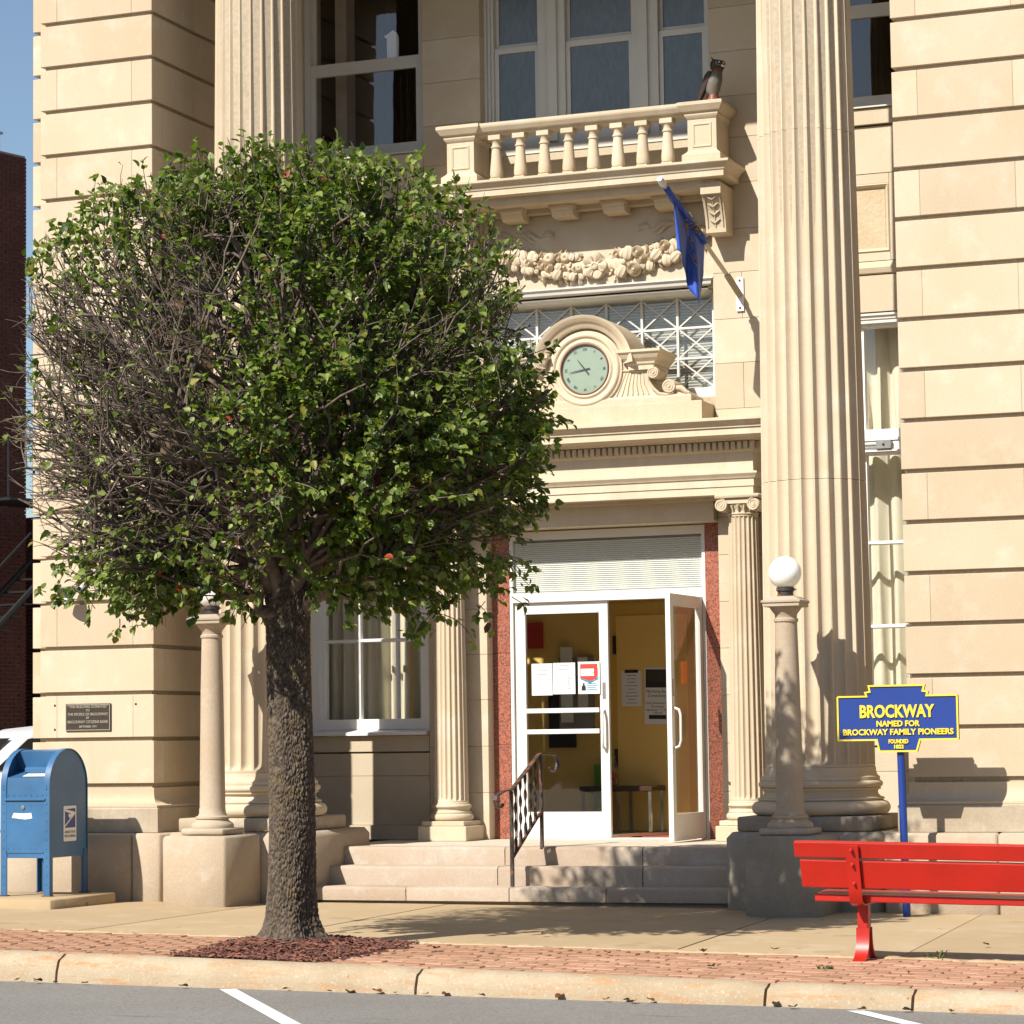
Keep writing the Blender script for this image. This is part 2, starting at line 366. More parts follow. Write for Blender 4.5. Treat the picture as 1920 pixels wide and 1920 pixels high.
def text(body, size, loc, mat, parent, rot=(PI/2, 0, 0), ext=.002, align='CENTER', name='lettering', bold=0.0, sx=1.0, shear=0, width=None):
    cu = bpy.data.curves.new(name, 'FONT'); cu.body = body; cu.size = size; cu.extrude = ext; cu.align_x = align; cu.align_y = 'CENTER'
    cu.offset = bold; cu.resolution_u = 3; cu.shear = shear
    o = bpy.data.objects.new(name, cu); COL.objects.link(o)
    bpy.context.view_layer.update()
    me = bpy.data.meshes.new_from_object(o.evaluated_get(bpy.context.evaluated_depsgraph_get()))
    bpy.data.objects.remove(o); bpy.data.curves.remove(cu)
    me.materials.clear()
    if width:
        xs_ = [v.co.x for v in me.vertices]; sx = width/(max(xs_)-min(xs_))
    o = link(name, me, mat, parent); o.location = loc; o.rotation_euler = rot; o.scale = (sx, 1, 1); return o
def gz(u, y):
    return .018-.004*u+.003*u*max(-5.9, min(0, y))
# ================================================================ SETTING
# road, kerb and pavement
KY0, KY1 = -5.58, -5.74      # back and front of the kerb
def kz(u): return .018-.0207*max(-14, min(14, u))
def drop(u): return max(.10, min(.25, .172-.011*u))
def roadz(x, y): return kz(x)-drop(x)+.012*min(5, max(0, -5.72-y))
road = MB(); xs = [-300, -60, -30] + [x for x in range(-20, 21, 2)] + [30, 60, 300]
rows = [-5.72, -7, -10, -15, -20, -300]
for yy in rows: road.v += [(x, yy, roadz(x, yy)) for x in xs]
n = len(xs)
road.f = [(i*n+j, (i+1)*n+j, (i+1)*n+j+1, i*n+j+1) for i in range(len(rows)-1) for j in range(n-1)]
tag(road.build('road', M['asphalt'], smooth=60), kind='structure')
far = MB(); far.add([(-900, -900, -.9), (900, -900, -.9), (900, 900, -.9), (-900, 900, -.9)], [(0, 1, 2, 3)])
tag(far.build('ground', M['earth']), kind='structure')
alley = MB(); alley.add([(-40, 1.5, -.02), (-4.9, 1.5, -.02), (-4.9, 60, -.02), (-40, 60, -.02)], [(0, 1, 2, 3)])
tag(alley.build('alley', M['asphalt']), kind='structure')
# painted stall lines
def stripe(p0, p1, w, name):
    p0, p1 = Vector(p0), Vector(p1); d = (p1-p0).normalized(); nrm = Vector((-d.y, d.x))*w/2; b = MB(); k = 14
    rz_ = lambda x, y: roadz(x, y)+.004
    pts = [p0+(p1-p0)*i/k for i in range(k+1)]
    rr = [[(q.x+s*nrm.x, q.y+s*nrm.y, rz_(q.x+s*nrm.x, q.y+s*nrm.y)) for s in (-1, 1)] for q in pts]
    b.loft(rr, False); o = b.build(name, M['roadpaint']); return tag(o, kind='structure')
stripe((.36, -5.84), (3.05, -9.6), .105, 'stall_line')
stripe((4.42, -5.88), (7.1, -9.6), .105, 'stall_line')
# kerb stones
kerb = MB().box(-30, 30, KY0-.03, KY1+.04, -.9, -.55).build('kerb', M['joint']); tag(kerb, kind='structure')
cuts = [-22, -19, -16, -13.2, -10.6, -8, -4.2, -.93, 1.61, 3.84, 4.72, 7.6, 10.2, 13, 16, 19, 22]
for a, b_ in zip(cuts[:-1], cuts[1:]):
    k = MB(); nseg = max(4, int((b_-a)/.12)); rings = []
    rr = random.Random(int(a*100))
    for i in range(nseg+1):
        x = a+.009+(b_-a-.018)*i/nseg; z = kz(x); j = lambda s: rr.uniform(-s, s)
        e = .02 if i in (0, nseg) else 0
        rings.append([(x, KY0, z-.32), (x, KY0, z-e*.5), (x, KY0-.06, z+.004-e*.5+j(.002)), (x, KY1+.07, z-.002-e+j(.003)), (x, KY1+.025, z-.018-e+j(.005)),
                      (x, KY1-.005+e, z-.05+j(.004)), (x, KY1-.022+e*.6, z-.11+j(.003)), (x, KY1-.03+e*.3, z-.2), (x, KY1-.03, z-.32)])
    k.loft(rings, True, True, True); k.build('kerb_stone', M['kerb'], kerb, smooth=50)
# concrete walk, one slab after another
walk = MB(); walk.add([(-30, .2, -.03+gz(-30, 0)), (30, .2, -.03+gz(30, 0)), (30, -4.0, -.03+gz(30, -4.0)), (-30, -4.0, -.03+gz(-30, -4.0))], [(0, 1, 2, 3)])
walk = walk.build('sidewalk', M['joint']); tag(walk, kind='structure')
def slab(u0, u1, y0, y1, name, mat, parent, gap=.006, dz=0.0, jit=.003):
    b = MB(); nx = 6; ny = 6; o = random.uniform(-jit, jit)+dz
    top = [[(u0+gap+(u1-u0-2*gap)*i/nx, y0+gap+(y1-y0-2*gap)*j/ny) for i in range(nx+1)] for j in range(ny+1)]
    sk = lambda x, y: x-.06*y
    for row in top: b.v += [(sk(x, y), y, gz(sk(x, y), y)+o-(.007 if (x in (row[0][0], row[-1][0]) or y in (top[0][0][1], top[-1][0][1])) else 0)) for x, y in row]
    m_ = nx+1
    b.f = [(j*m_+i, j*m_+i+1, (j+1)*m_+i+1, (j+1)*m_+i) for j in range(ny) for i in range(nx)]
    edge = [i for i in range(m_)]+[j*m_+nx for j in range(1, ny+1)]+[ny*m_+i for i in range(nx-1, -1, -1)]+[j*m_ for j in range(ny-1, 0, -1)]
    base = len(b.v); b.v += [(b.v[i][0], b.v[i][1], b.v[i][2]-.09) for i in edge]; q = len(edge)
    b.f += [(edge[i], base+i, base+(i+1) % q, edge[(i+1) % q]) for i in range(q)]
    return b.build(name, mat, parent, smooth=40)
for i in range(-6, 8):
    u0 = -.64+1.53*i
    slab(u0, u0+1.53, -3.96, .14, 'slab', M['concrete'], walk)
# crumbled mortar line between slabs and bricks
cm = MB(); rings = []; rc = random.Random(21)
for i in range(260):
    x = -4.2+10.6*i/259; w_ = .028+.018*math.sin(i*.9)*rc.random(); hh = .006+rc.uniform(0, .010)
    if rc.random() < .06: hh = -.012
    rings.append([(x, -3.935+w_, gz(x, -3.94)-.02), (x, -3.94+w_*.5, gz(x, -3.94)+hh), (x, -3.96-w_*.4, gz(x, -3.96)+hh*.7), (x, -3.972-w_*.6, gz(x, -3.97)-.02)])
cm.loft(rings, True, True, True); tag(cm.build('mortar_line', M['concrete']), kind='structure')
# brick pavers along the kerb
bed = MB(); bed.add([(-14, -3.93, gz(-14, -3.93)-.02), (14, -3.93, gz(14, -3.93)-.02), (14, KY0, kz(14)-.02), (-14, KY0, kz(-14)-.02)], [(0, 1, 2, 3)])
bed = bed.build('brick_paving', M['sandjoint']); tag(bed, kind='structure')
pav_me = MB().box(-.0985, .0985, -.0485, .0485, -.05, 0, .005).mesh('brick'); pav_me.materials.append(M['paver'])
slots = []
rowsn = 16; rp = (3.975-5.58)/rowsn
for r_ in range(rowsn):
    y = -3.975+rp*(r_+.5)
    for c_ in range(-26, 34):
        x = c_*.2032+(.1016 if r_ % 2 else 0)
        fy = (-3.975-y)/1.6
        if (-.12-.02*fy) < x < (.90-.02*fy): continue          # planting bed
        if -7.0 < x < 6.8: slots.append((x, y))
cx_, cy_ = 8.49, -21.58
slots.sort(key=lambda p: (p[0]-cx_)**2*.9+(p[1]-cy_)**2 if -2.6 < p[0] < 5.5 else 1e6+abs(p[0]))
stuffb = MB()
for i, (x, y) in enumerate(slots):
    z = gz(x, y)+random.uniform(-.004, .004); tx, ty = random.uniform(-.014, .014)+.02, .003*x
    if i < 300:
        o = bpy.data.objects.new('brick', pav_me); COL.objects.link(o); o.parent = bed
        o.location = (x, y, z); o.rotation_euler = (ty+random.uniform(-.02, .02), tx, random.uniform(-.012, .012))
    else:
        stuffb.box(x-.0985, x+.0985, y-.0485, y+.0485, z-.05, z, .005)
tag(stuffb.build('brick_rest', M['paver'], bed), kind='stuff')
# mulch bed round the tree
mu = MB(); nx, ny = 44, 30
for j in range(ny+1):
    for i in range(nx+1):
        fy = j/ny; y = -3.97-1.61*fy; x = (-.20-.02*fy)+(1.16)*i/nx
        h = .066*math.exp(-((x-.185)**2/.20+(y+4.55)**2/.30))+random.uniform(-.012, .012)
        mu.v.append((x, y, gz(x, y)-.006+h))
mu.f = [(j*(nx+1)+i, (j+1)*(nx+1)+i, (j+1)*(nx+1)+i+1, j*(nx+1)+i+1) for j in range(ny) for i in range(nx)]
tag(mu.build('mulch_bed', M['mulch']), kind='structure')
ch = MB()
for i in range(2600):
    fy = random.random(); y = -3.95-1.62*fy; x = -.22-.02*fy+1.10*random.random()
    h = .066*math.exp(-((x-.185)**2/.20+(y+4.55)**2/.30)); z = gz(x, y)+h+random.uniform(0, .012)
    a = random.uniform(0, 2*PI); l = random.uniform(.012, .035); w = random.uniform(.003, .008); t = random.uniform(-.4, .4)
    dx, dy = math.cos(a)*l, math.sin(a)*l; wx, wy = -math.sin(a)*w, math.cos(a)*w
    ch.add([(x-dx-wx, y-dy-wy, z-t*l), (x+dx-wx, y+dy-wy, z+t*l), (x+dx+wx, y+dy+wy, z+t*l+.004), (x-dx+wx, y-dy+wy, z-t*l+.004), (x, y, z+.008)], [(0, 1, 4), (1, 2, 4), (2, 3, 4), (3, 0, 4)])
mm, nt, b = new_mat('mulch_chip'); oi = N(nt, 'ShaderNodeNewGeometry')
L(nt, mixc(nt, ramp(nt, oi.outputs['Random Per Island'], 0, 1), (.06, .022, .016), (.24, .095, .06)), b.inputs['Base Color']); b.inputs['Roughness'].default_value = .9
tag(ch.build('mulch_chips', mm, fix=False), 'dark red shredded bark mulch round the tree trunk', 'mulch', kind='stuff')

# ================================================================ THE BUILDING
BLD = thing('bank_building', (0, 0, 0), 'pale limestone bank building with fluted columns, balcony, clock and open glass door', 'building')
C0, CH = 1.05, .4064          # first joint, course height
def pier(sg):
    X = lambda a: sg*a
    core = MB().box(X(3.408), X(4.484), .036, 2.9, .5, 11.6)
    core.box(X(4.45), X(4.70), .30, 2.9, .0, 11.6)
    core = core.build('pier', M['joint'], BLD)
    for k in range(0, 25):
        z0 = C0+k*CH; z1 = z0+CH-.036; c = .0032
        st = lambda a, b_, y0, y1: box('stone_block', M['lime'], core, X(a), X(b_), y0, y1, z0, z1, c)
        if k % 2 == 0:
            st(3.372, 4.52, 0, .19); st(3.372, 3.6, .1912, 1.05); st(3.372, 3.6, 1.0512, 2.28)
        else:
            st(3.372, 3.578, 0, .82); st(3.5792, 4.348, 0, .2); st(4.3492, 4.52, 0, .2); st(3.372, 3.6, .8212, 2.28)
        st(4.46, 4.75, .25, 1.2)
    # flared foot, upper and lower plinth
    fl = [(0, 1.009), (0, .965), (.006, .925), (.022, .895), (.048, .868), (.066, .857)]
    MB().ring(min(X(3.372), X(4.70)), max(X(3.372), X(4.70)), 0, 2.28, fl+[(.066, .84)]).build('flared_foot', M['lime'], core, smooth=50)
    MB().ring(min(X(3.372), X(4.72)), max(X(3.372), X(4.72)), 0, 2.28, [(.066, .838), (.078, .826), (.080, .622)]).build('upper_plinth', M['limedirty'], core, smooth=40)
    cuts_ = [3.20, 3.49, 4.35, 4.98] if sg < 0 else [3.20, 4.1, 4.98]
    for a, b_ in zip(cuts_[:-1], cuts_[1:]):
        MB().box(X(a+.003), X(b_-.003), -.205, 2.2, -.1, .618, .022).build('lower_plinth_block', M['sand'], core, smooth=50)
    return core
pl = pier(-1); pr = pier(1)
# small holes and patch on the pier are left by an older plaque
for (u, z) in ((-4.37, 1.745), (-4.37, 1.53), (-3.55, 1.745)):
    MB().lathe_y(u, z, [(.0001, -.001), (.011, -.0015), (.011, .01)], 10).build('anchor_hole', M['ink'], pl)

# ---- great fluted columns
def column(sg):
    cx, cy = sg*2.53, .45
    base = MB(); prof = [(.50, .745)]
    def torus(zc, h, r0, b): return [(r0+b*math.cos(a), zc+h*math.sin(a)) for a in [(-80+20*i)*PI/180 for i in range(9)]]
    prof += torus(.803, .056, .505, .058)+[(.50, .868), (.515, .870), (.515, .884), (.485, .893), (.468, .91), (.462, .93), (.470, .946), (.488, .950), (.488, .962)]
    prof += torus(.994, .030, .472, .033)+[(.478, 1.028), (.482, 1.03), (.482, 1.052), (.470, 1.058), (.458, 1.075), (.452, 1.10), (.450, 1.13)]
    col = base.lathe(cx, cy, prof, 72).build('column', M['limecol'], BLD, smooth=38)
    MB().box(cx-.55, cx+.55, cy-.55, cy+.55, .627, .744, .012).build('plinth', M['limegrime'] if sg > 0 else M['limedirty'], col, smooth=50)
    def rad(z):
        t = (z-1.1)/8.0; return .446-.072*(t**1.15)
    nf, per = 24, 10
    def ring(z, fd):
        r = rad(z); out = []
        for i in range(nf):
            for j in range(per):
                a = 2*PI*(i+j/per)/nf; q = j/per
                if q < .16 or fd <= 0: d = 0
                else:
                    s = (q-.16)/.84*2-1; d = fd*math.sqrt(max(0, 1-s*s))*.047*r/.45
                out.append((cx+(r-d)*math.cos(a), cy+(r-d)*math.sin(a), z))
        return out
    js = [1.132, 3.457, 6.335, 8.6, 9.08]
    for i, (z0, z1) in enumerate(zip(js[:-1], js[1:])):
        rings = []
        if i == 0: zz = [(1.132, 0), (1.15, 0), (1.152, .25), (1.165, .62), (1.185, .88), (1.21, 1.0)]+[(1.21+(z1-.002-1.21)*k/7, 1) for k in range(1, 8)]
        else: zz = [(z0+.0015+(z1-z0-.003)*k/7, 1) for k in range(8)]
        d = MB().loft([ring(z, f_) for z, f_ in zz], True, True, True); d.build('shaft_drum', M['limecol'], col, smooth=32)
    MB().lathe(cx, cy, [(.37, 3.4), (.37, 8.65)], 24).build('shaft_core', M['joint'], col)
    # stylobate block under the plinth
    MB().box(cx-.66 if sg < 0 else cx-.64, cx+.64 if sg > 0 else cx+.66, cy-.60, 1.3, -.1, .623, .05).build('stylobate', M['limegrime'] if sg > 0 else M['sand'], col, smooth=60)
    return col
colL, colR = column(-1), column(1)
# entablature high above, shading the recess
ent = MB().box(-3.40, 3.40, .02, 2.4, 9.10, 12.4).build('upper_entablature', M['lime'], BLD)
MB().ring(-4.75, 4.75, 0, 3, [(.05, 12.4), (.35, 12.7), (.4, 13.0)]).build('main_cornice', M['limetrim'], ent)

# ---- steps and landing
for (y0, y1, z0, z1, cuts_) in ((.10, .5, .040, .158, [-2.0, -1.02, -.08, .78, 1.95]), (.40, .8, .12, .318, [-2.0, -.3, 1.0, 1.95]), (.70, 1.1, .28, .470, [-2.0, -.35, .90, 1.95])):
    stp = None
    for a, b_ in zip(cuts_[:-1], cuts_[1:]):
        o = MB(); r_ = .03
        prof = [(y1, z0), (y0+.004, z0), (y0+.002, z1-r_), (y0+.009, z1-.010), (y0+.03, z1), (y1, z1-.004)]
        nseg = 10; rr = random.Random(int(a*50+z1*99)); rings = []
        for i in range(nseg+1):
            x = a+.004+(b_-a-.008)*i/nseg
            e = .008 if i in (0, nseg) else 0
            rings.append([(x, y+rr.uniform(-.003, .003)+(e if y < y0+.05 else 0), z+(rr.uniform(-.003, .003) if z > z0+.05 else 0)-(e*.5 if z > z0+.1 else 0)) for y, z in prof])
        o.loft(rings, True, True, True); o = o.build('step_stone', M['sandstep'], BLD, smooth=45)
MB().box(-2.0, 1.95, .17, .6, -.1, .12).build('step_footing', M['joint'], BLD)
land = MB().box(-2.1, 1.95, 1.09, 2.75, .2, .4690).build('landing', M['landing'], BLD)

# ---- rear wall: backing and dressed stones
W = 2.3
backing = MB()
for sg in (-1, 1):
    X = lambda a: sg*a
    backing.box(X(1.14), X(1.70), W+.05, 2.8, .3, 10.6)
    backing.box(X(3.02), X(3.44), W+.05, 2.8, .3, 10.6)
    backing.box(X(1.69), X(3.03), W+.05, 2.8, .3, 1.42); backing.box(X(1.69), X(3.03), W+.05, 2.8, 5.14, 6.93); backing.box(X(1.69), X(3.03), W+.05, 2.8, 9.6, 10.6)
backing.box(-1.15, 1.15, W+.06, 2.8, 5.47, 6.90); backing.box(-1.15, 1.15, W+.05, 2.8, 9.6, 10.6); backing.box(-1.15, 1.15, W+.02, 2.8, 3.34, 4.46)
wall = backing.build('rear_wall', M['joint'], BLD)
def ws(x0, x1, z0, z1, y0=W, mat='limewall', name='wall_stone', g_=.0014, y1=None, c=.002):
    return MB().box(min(x0, x1)+g_, max(x0, x1)-g_, y0, y1 or y0+.12, z0+g_, z1-g_, c).build(name, M[mat], wall)
levels = [.47, .90, 1.33, 1.76, 2.18, 2.60, 3.02, 3.36, 3.76, 4.19, 4.34, 4.755, 5.158, 5.582, 5.98, 6.40, 6.82, 7.205, 7.62, 8.035, 8.45, 8.86, 9.27, 9.68, 10.1, 10.5]
for sg in (-1, 1):
    X = lambda a: sg*a
    for i, (z0, z1) in enumerate(zip(levels[:-1], levels[1:])):
        inner = 1.128
        if 4.34 <= z0 < 5.6 and i % 2 == 0:
            m_ = 1.40; ws(X(inner), X(m_), z0, z1); ws(X(m_), X(1.722), z0, z1)
        else: ws(X(inner), X(1.722), z0, z1, y1=W+.3)
        ws(X(3.0), X(3.40), z0, z1, y1=W+.3)
    # apron below the lower window
    ws(X(1.722), X(3.0), .47, .605, W-.03, 'limewall'); ws(X(1.722), X(3.0), .605, 1.064); ws(X(1.722), X(3.0), 1.064, 1.276); ws(X(1.722), X(3.0), 1.29, 1.44, W-.008)
    # spandrel between the windows with its sunk panel
    ws(X(1.722), X(3.0), 5.128, 5.46); ws(X(1.722), X(3.0), 6.373, 6.80); 
    MB().ring(min(X(1.722), X(3.0)), max(X(1.722), X(3.0)), W+.0, W+.1, [(0, 5.465), (.02, 5.475), (.035, 5.52), (.012, 5.565), (.0, 5.58)]).build('ledge', M['limetrim'], wall)
    ws(X(1.722), X(1.9), 5.584, 6.37); ws(X(2.78), X(3.0), 5.584, 6.37)
    ws(X(1.9), X(2.78), 6.28, 6.37); ws(X(1.9), X(2.78), 5.584, 5.66)
    pm = MB(); a, b_ = min(X(1.9), X(2.78)), max(X(1.9), X(2.78))
    q = lambda i, y: [(a+i, y, 5.66+i), (b_-i, y, 5.66+i), (b_-i, y, 6.28-i), (a+i, y, 6.28-i)]
    pm.loft([q(-.004, W+.006), q(.012, W-.012), q(.03, W+.004), q(.045, W+.03)], True, False, False); pm.build('panel_moulding', M['limetrim'], wall)
    ws(a+.044, b_-.044, 5.70, 6.24, W+.026, 'rough', 'tooled_panel')
    ws(X(1.722), X(3.0), 6.812, 6.955, W-.035, 'limetrim', 'sill_stone')

# ---- windows
def pane(x0, x1, z0, z1, y, parent, mat='glass'):
    return MB().box(x0, x1, y, y+.006, z0, z1).build('pane', M[mat], parent)
def low_window(sg):
    a, b_ = (-3.0, -1.722) if sg < 0 else (1.722, 3.0)
    f = MB(); f.box(a+.002, a+.115, 2.375, 2.50, 1.44, 5.128); f.box(b_-.115, b_-.002, 2.375, 2.50, 1.44, 5.128)
    f.box(a+.115, b_-.115, 2.376, 2.50, 1.50, 1.598); f.box(a+.115, b_-.115, 2.376, 2.5, 5.005, 5.128); f.box(a+.115, b_-.115, 2.345, 2.5, 3.865, 4.085)
    f.box(a+.115, b_-.115, 2.33, 2.36, 3.985, 4.01); f.box(a+.115, b_-.115, 2.32, 2.37, 3.885, 3.90)
    w = f.build('window', M['white'], BLD)
    MB().ring(a+.03, b_-.03, 2.36, 2.5, [(.03, 5.128), (.05, 5.118), (.05, 5.10), (.03, 5.085), (.03, 5.07), (.018, 5.06), (.018, 5.035), (.0, 5.02)]).build('window_head', M['greypaint'], w)
    MB().prism_x([(2.235, 1.445), (2.235, 1.472), (2.40, 1.50), (2.40, 1.442)], a+.004, b_-.004).build('sill', M['white'], w)
    gl = [(a+.115, a+.503), (a+.540, a+.885-.0), (a+.925, b_-.115)]
    gl = [(a+.163, a+.498), (a+.542, a+.885), (a+.929, a+1.219)] if sg < 0 else [(b_-1.219, b_-.929), (b_-.885, b_-.542), (b_-.498, b_-.163)]
    MB().box(a+.115, gl[0][0], 2.39, 2.48, 1.598, 5.005).build('sash_stile', M['white'], w); MB().box(gl[2][1], b_-.115, 2.39, 2.48, 1.598, 5.005).build('sash_stile', M['white'], w)
    zr = [(1.6, 2.322), (2.36, 3.062), (3.10, 3.863), (4.087, 5.003)]
    for i in range(2): MB().prism_z([(gl[i][1], 2.44), (gl[i][1]+.012, 2.405), (gl[i+1][0]-.012, 2.405), (gl[i+1][0], 2.44)], 1.599, 3.864).build('muntin', M['white'], w); MB().prism_z([(gl[i][1], 2.44), (gl[i][1]+.012, 2.405), (gl[i+1][0]-.012, 2.405), (gl[i+1][0], 2.44)], 4.086, 5.004).build('muntin', M['white'], w)
    for z in (2.341, 3.081): MB().prism_x([(2.445, z-.019), (2.403, z-.009), (2.403, z+.009), (2.445, z+.019)], gl[0][0], gl[2][1]).build('muntin', M['white'], w)
    for z0, z1 in zr:
        for x0, x1 in gl: pane(x0, x1, z0, z1, 2.425, w)
    return w
wl, wr = low_window(-1), low_window(1)
def up_window(sg):
    a, b_ = (-3.0, -1.722) if sg < 0 else (1.722, 3.0)
    f = MB(); f.frame(a+.002, b_-.002, 6.985, 9.6, .06, 2.375, 2.50, wb=.05)
    w = f.build('window', M['greypaint'], BLD)
    f = MB(); f.frame(a+.062, b_-.062, 7.035, 7.94, .045, 2.40, 2.44, wt=.12, wb=.065).build('sash', M['greypaint'], w)
    f = MB(); f.frame(a+.062, b_-.062, 7.90, 9.54, .035, 2.445, 2.48).build('sash', M['greypaint'], w)
    MB().prism_x([(2.24, 6.962), (2.24, 6.975), (2.40, 6.99), (2.40, 6.957)], a+.004, b_-.004).build('sill', M['greypaint'], w)
    pane(a+.107, b_-.107, 7.10, 7.82, 2.42, w); pane(a+.097, b_-.097, 7.935, 9.5, 2.46, w)
    return w
up_window(-1); up_window(1)
def mid_window():
    f = MB(); f.frame(-1.126, 1.126, 6.92, 9.6, .075, 2.46, 2.58, wb=.06)
    for x0, x1 in ((-.600, -.330), (.337, .590)): f.box(x0, x1, 2.462, 2.58, 6.98, 9.53)
    w = f.build('window', M['greypaint'], BLD)
    for s_ in (-1, 1):
        MB().box(s_*1.10, s_*1.126, 2.40, 2.46, 6.92, 9.6).build('casing', M['greypaint'], w); MB().box(s_*1.075, s_*1.098, 2.43, 2.46, 6.92, 9.6).build('casing', M['greypaint'], w)
        MB().box(s_*.45-.045, s_*.45+.045, 2.43, 2.461, 6.98, 9.53).build('casing', M['greypaint'], w)
    for x0, x1 in ((-1.05, -.602), (-.328, .335), (.592, 1.05)):
        MB().frame(x0, x1, 6.985, 7.93, .04, 2.49, 2.525, wt=.055, wb=.09).build('sash', M['greypaint'], w)
        MB().frame(x0, x1, 7.88, 9.5, .028, 2.53, 2.565, wb=.09).build('sash', M['greypaint'], w)
        pane(x0+.04, x1-.04, 7.075, 7.875, 2.505, w, 'frost'); pane(x0+.028, x1-.028, 7.97, 9.47, 2.545, w, 'frost')
        for s_, xx in ((1, x0), (-1, x1)):
            MB().prism_y([(xx, 7.88), (xx+s_*.035, 7.88), (xx+s_*.032, 7.855), (xx+s_*.018, 7.838), (xx+s_*.012, 7.80), (xx, 7.79)], 2.484, 2.528).build('sash_horn', M['greypaint'], w)
    MB().box(-1.12, 1.12, 2.34, 2.56, 6.86, 6.915).build('sill', M['greypaint'], w)
mid_window()
# ---- balcony
bal = MB().ring(-1.28, 1.28, 1.93, 2.29, [(.0, 6.30), (.012, 6.33), (.012, 6.372), (.10, 6.378), (.115, 6.380), (.115, 6.432), (.125, 6.438), (.13, 6.455), (.15, 6.478), (.172, 6.492), (.178, 6.50), (.178, 6.518), (.165, 6.523)]).build('balcony', M['limetrim'], BLD, smooth=35)
for i in range(8):
    u = -.835+.2386*i; b = MB(); yc = 1.955
    b.box(u-.052, u+.052, yc-.052, yc+.052, 6.524, 6.565, .004)
    b.lathe(u, yc, [(.045, 6.565), (.056, 6.572), (.062, 6.60), (.060, 6.64), (.052, 6.72), (.045, 6.80), (.041, 6.845), (.050, 6.85), (.050, 6.863), (.041, 6.868), (.039, 6.89), (.046, 6.905), (.054, 6.918)], 20)
    b.box(u-.06, u+.06, yc-.06, yc+.06, 6.918, 6.965, .004)
    b.build('baluster', M['limetrim'], bal, smooth=35)
MB().box(-1.0, 1.0, 1.90, 2.02, 6.524, 6.532).build('baluster_course', M['limetrim'], bal)
for sg in (-1, 1):
    a, b_ = (1.04, 1.31) if sg > 0 else (-1.31, -1.04)
    p_ = MB().ring(a, b_, 1.905, 2.29, [(.045, 6.524), (.045, 6.60), (.03, 6.612), (.008, 6.632), (0, 6.645), (0, 6.93)]).build('balcony_pedestal', M['limetrim'], bal)
    q = lambda i, y: [(a+.055+i, y, 6.68+i), (b_-.055-i, y, 6.68+i), (b_-.055-i, y, 6.88-i), (a+.055+i, y, 6.88-i)]
    MB().loft([q(-.012, 1.9045), q(-.006, 1.897), q(.004, 1.897), q(.012, 1.9035)], True).build('panel_bead', M['limetrim'], bal)
    MB().ring(a, b_, 1.90, 2.29, [(.0, 6.93), (.012, 6.945), (.022, 6.962), (.022, 6.985), (.045, 6.995), (.068, 7.03), (.078, 7.045), (.078, 7.072), (.06, 7.08)]).build('coping', M['limetrim'], bal)
    # console bracket
    poly = [(2.30, 6.34), (1.90, 6.34), (1.90, 6.24), (1.935, 6.23), (1.975, 6.17), (2.01, 6.10), (2.035, 6.03), (2.05, 5.96), (2.055, 5.912), (2.30, 5.912)]
    x0, x1 = (1.150, 1.338) if sg > 0 else (-1.338, -1.150)
    br = MB().prism_x(poly, x0, x1).build('bracket', M['limetrim'], bal)
    lf = MB(); cxm = (x0+x1)/2
    path = [(1.930, 6.225), (1.969, 6.165), (2.003, 6.10), (2.027, 6.03), (2.043, 5.96)]
    for s_ in (-1, 1): lf.tube([(cxm+s_*.072, y, z) for y, z in path], .006, 5)
    lf.tube([(cxm, y, z) for y, z in path], .005, 5)
    for i in range(4):
        for s_ in (-1, 1):
            y, z = path[i]; y2, z2 = path[i+1]
            lf.tube([(cxm, (y+y2)/2, (z+z2)/2), (cxm+s_*.025, y*.7+y2*.3-.003, z*.75+z2*.25), (cxm+s_*.05, y-.002, z)], [.008, .011, .004], 5)
    lf.build('acanthus_relief', M['limetrim'], bal, smooth=60)
MB().ring(-1.03, 1.03, 1.93, 2.04, [(.0, 6.966), (.02, 6.972), (.02, 6.99), (.05, 7.0), (.075, 7.035), (.08, 7.05), (.08, 7.074), (.065, 7.078)]).build('hand_rail', M['limetrim'], bal)
for u in (-1.25+.0, -.75, -.25, .25, .75):
    if abs(u) > 1.1: continue
    md = MB().prism_x([(2.295, 6.298), (2.08, 6.298), (2.08, 6.262), (2.092, 6.255), (2.10, 6.235), (2.12, 6.205), (2.15, 6.192), (2.295, 6.188)], u-.105, u+.105)
    md.box(u-.118, u+.118, 2.065, 2.295, 6.270, 6.2995); md.build('modillion', M['limetrim'], bal)
MB().box(-1.15, 1.15, 2.20, 2.31, 6.255, 6.2985).build('bed_mould', M['limetrim'], bal)
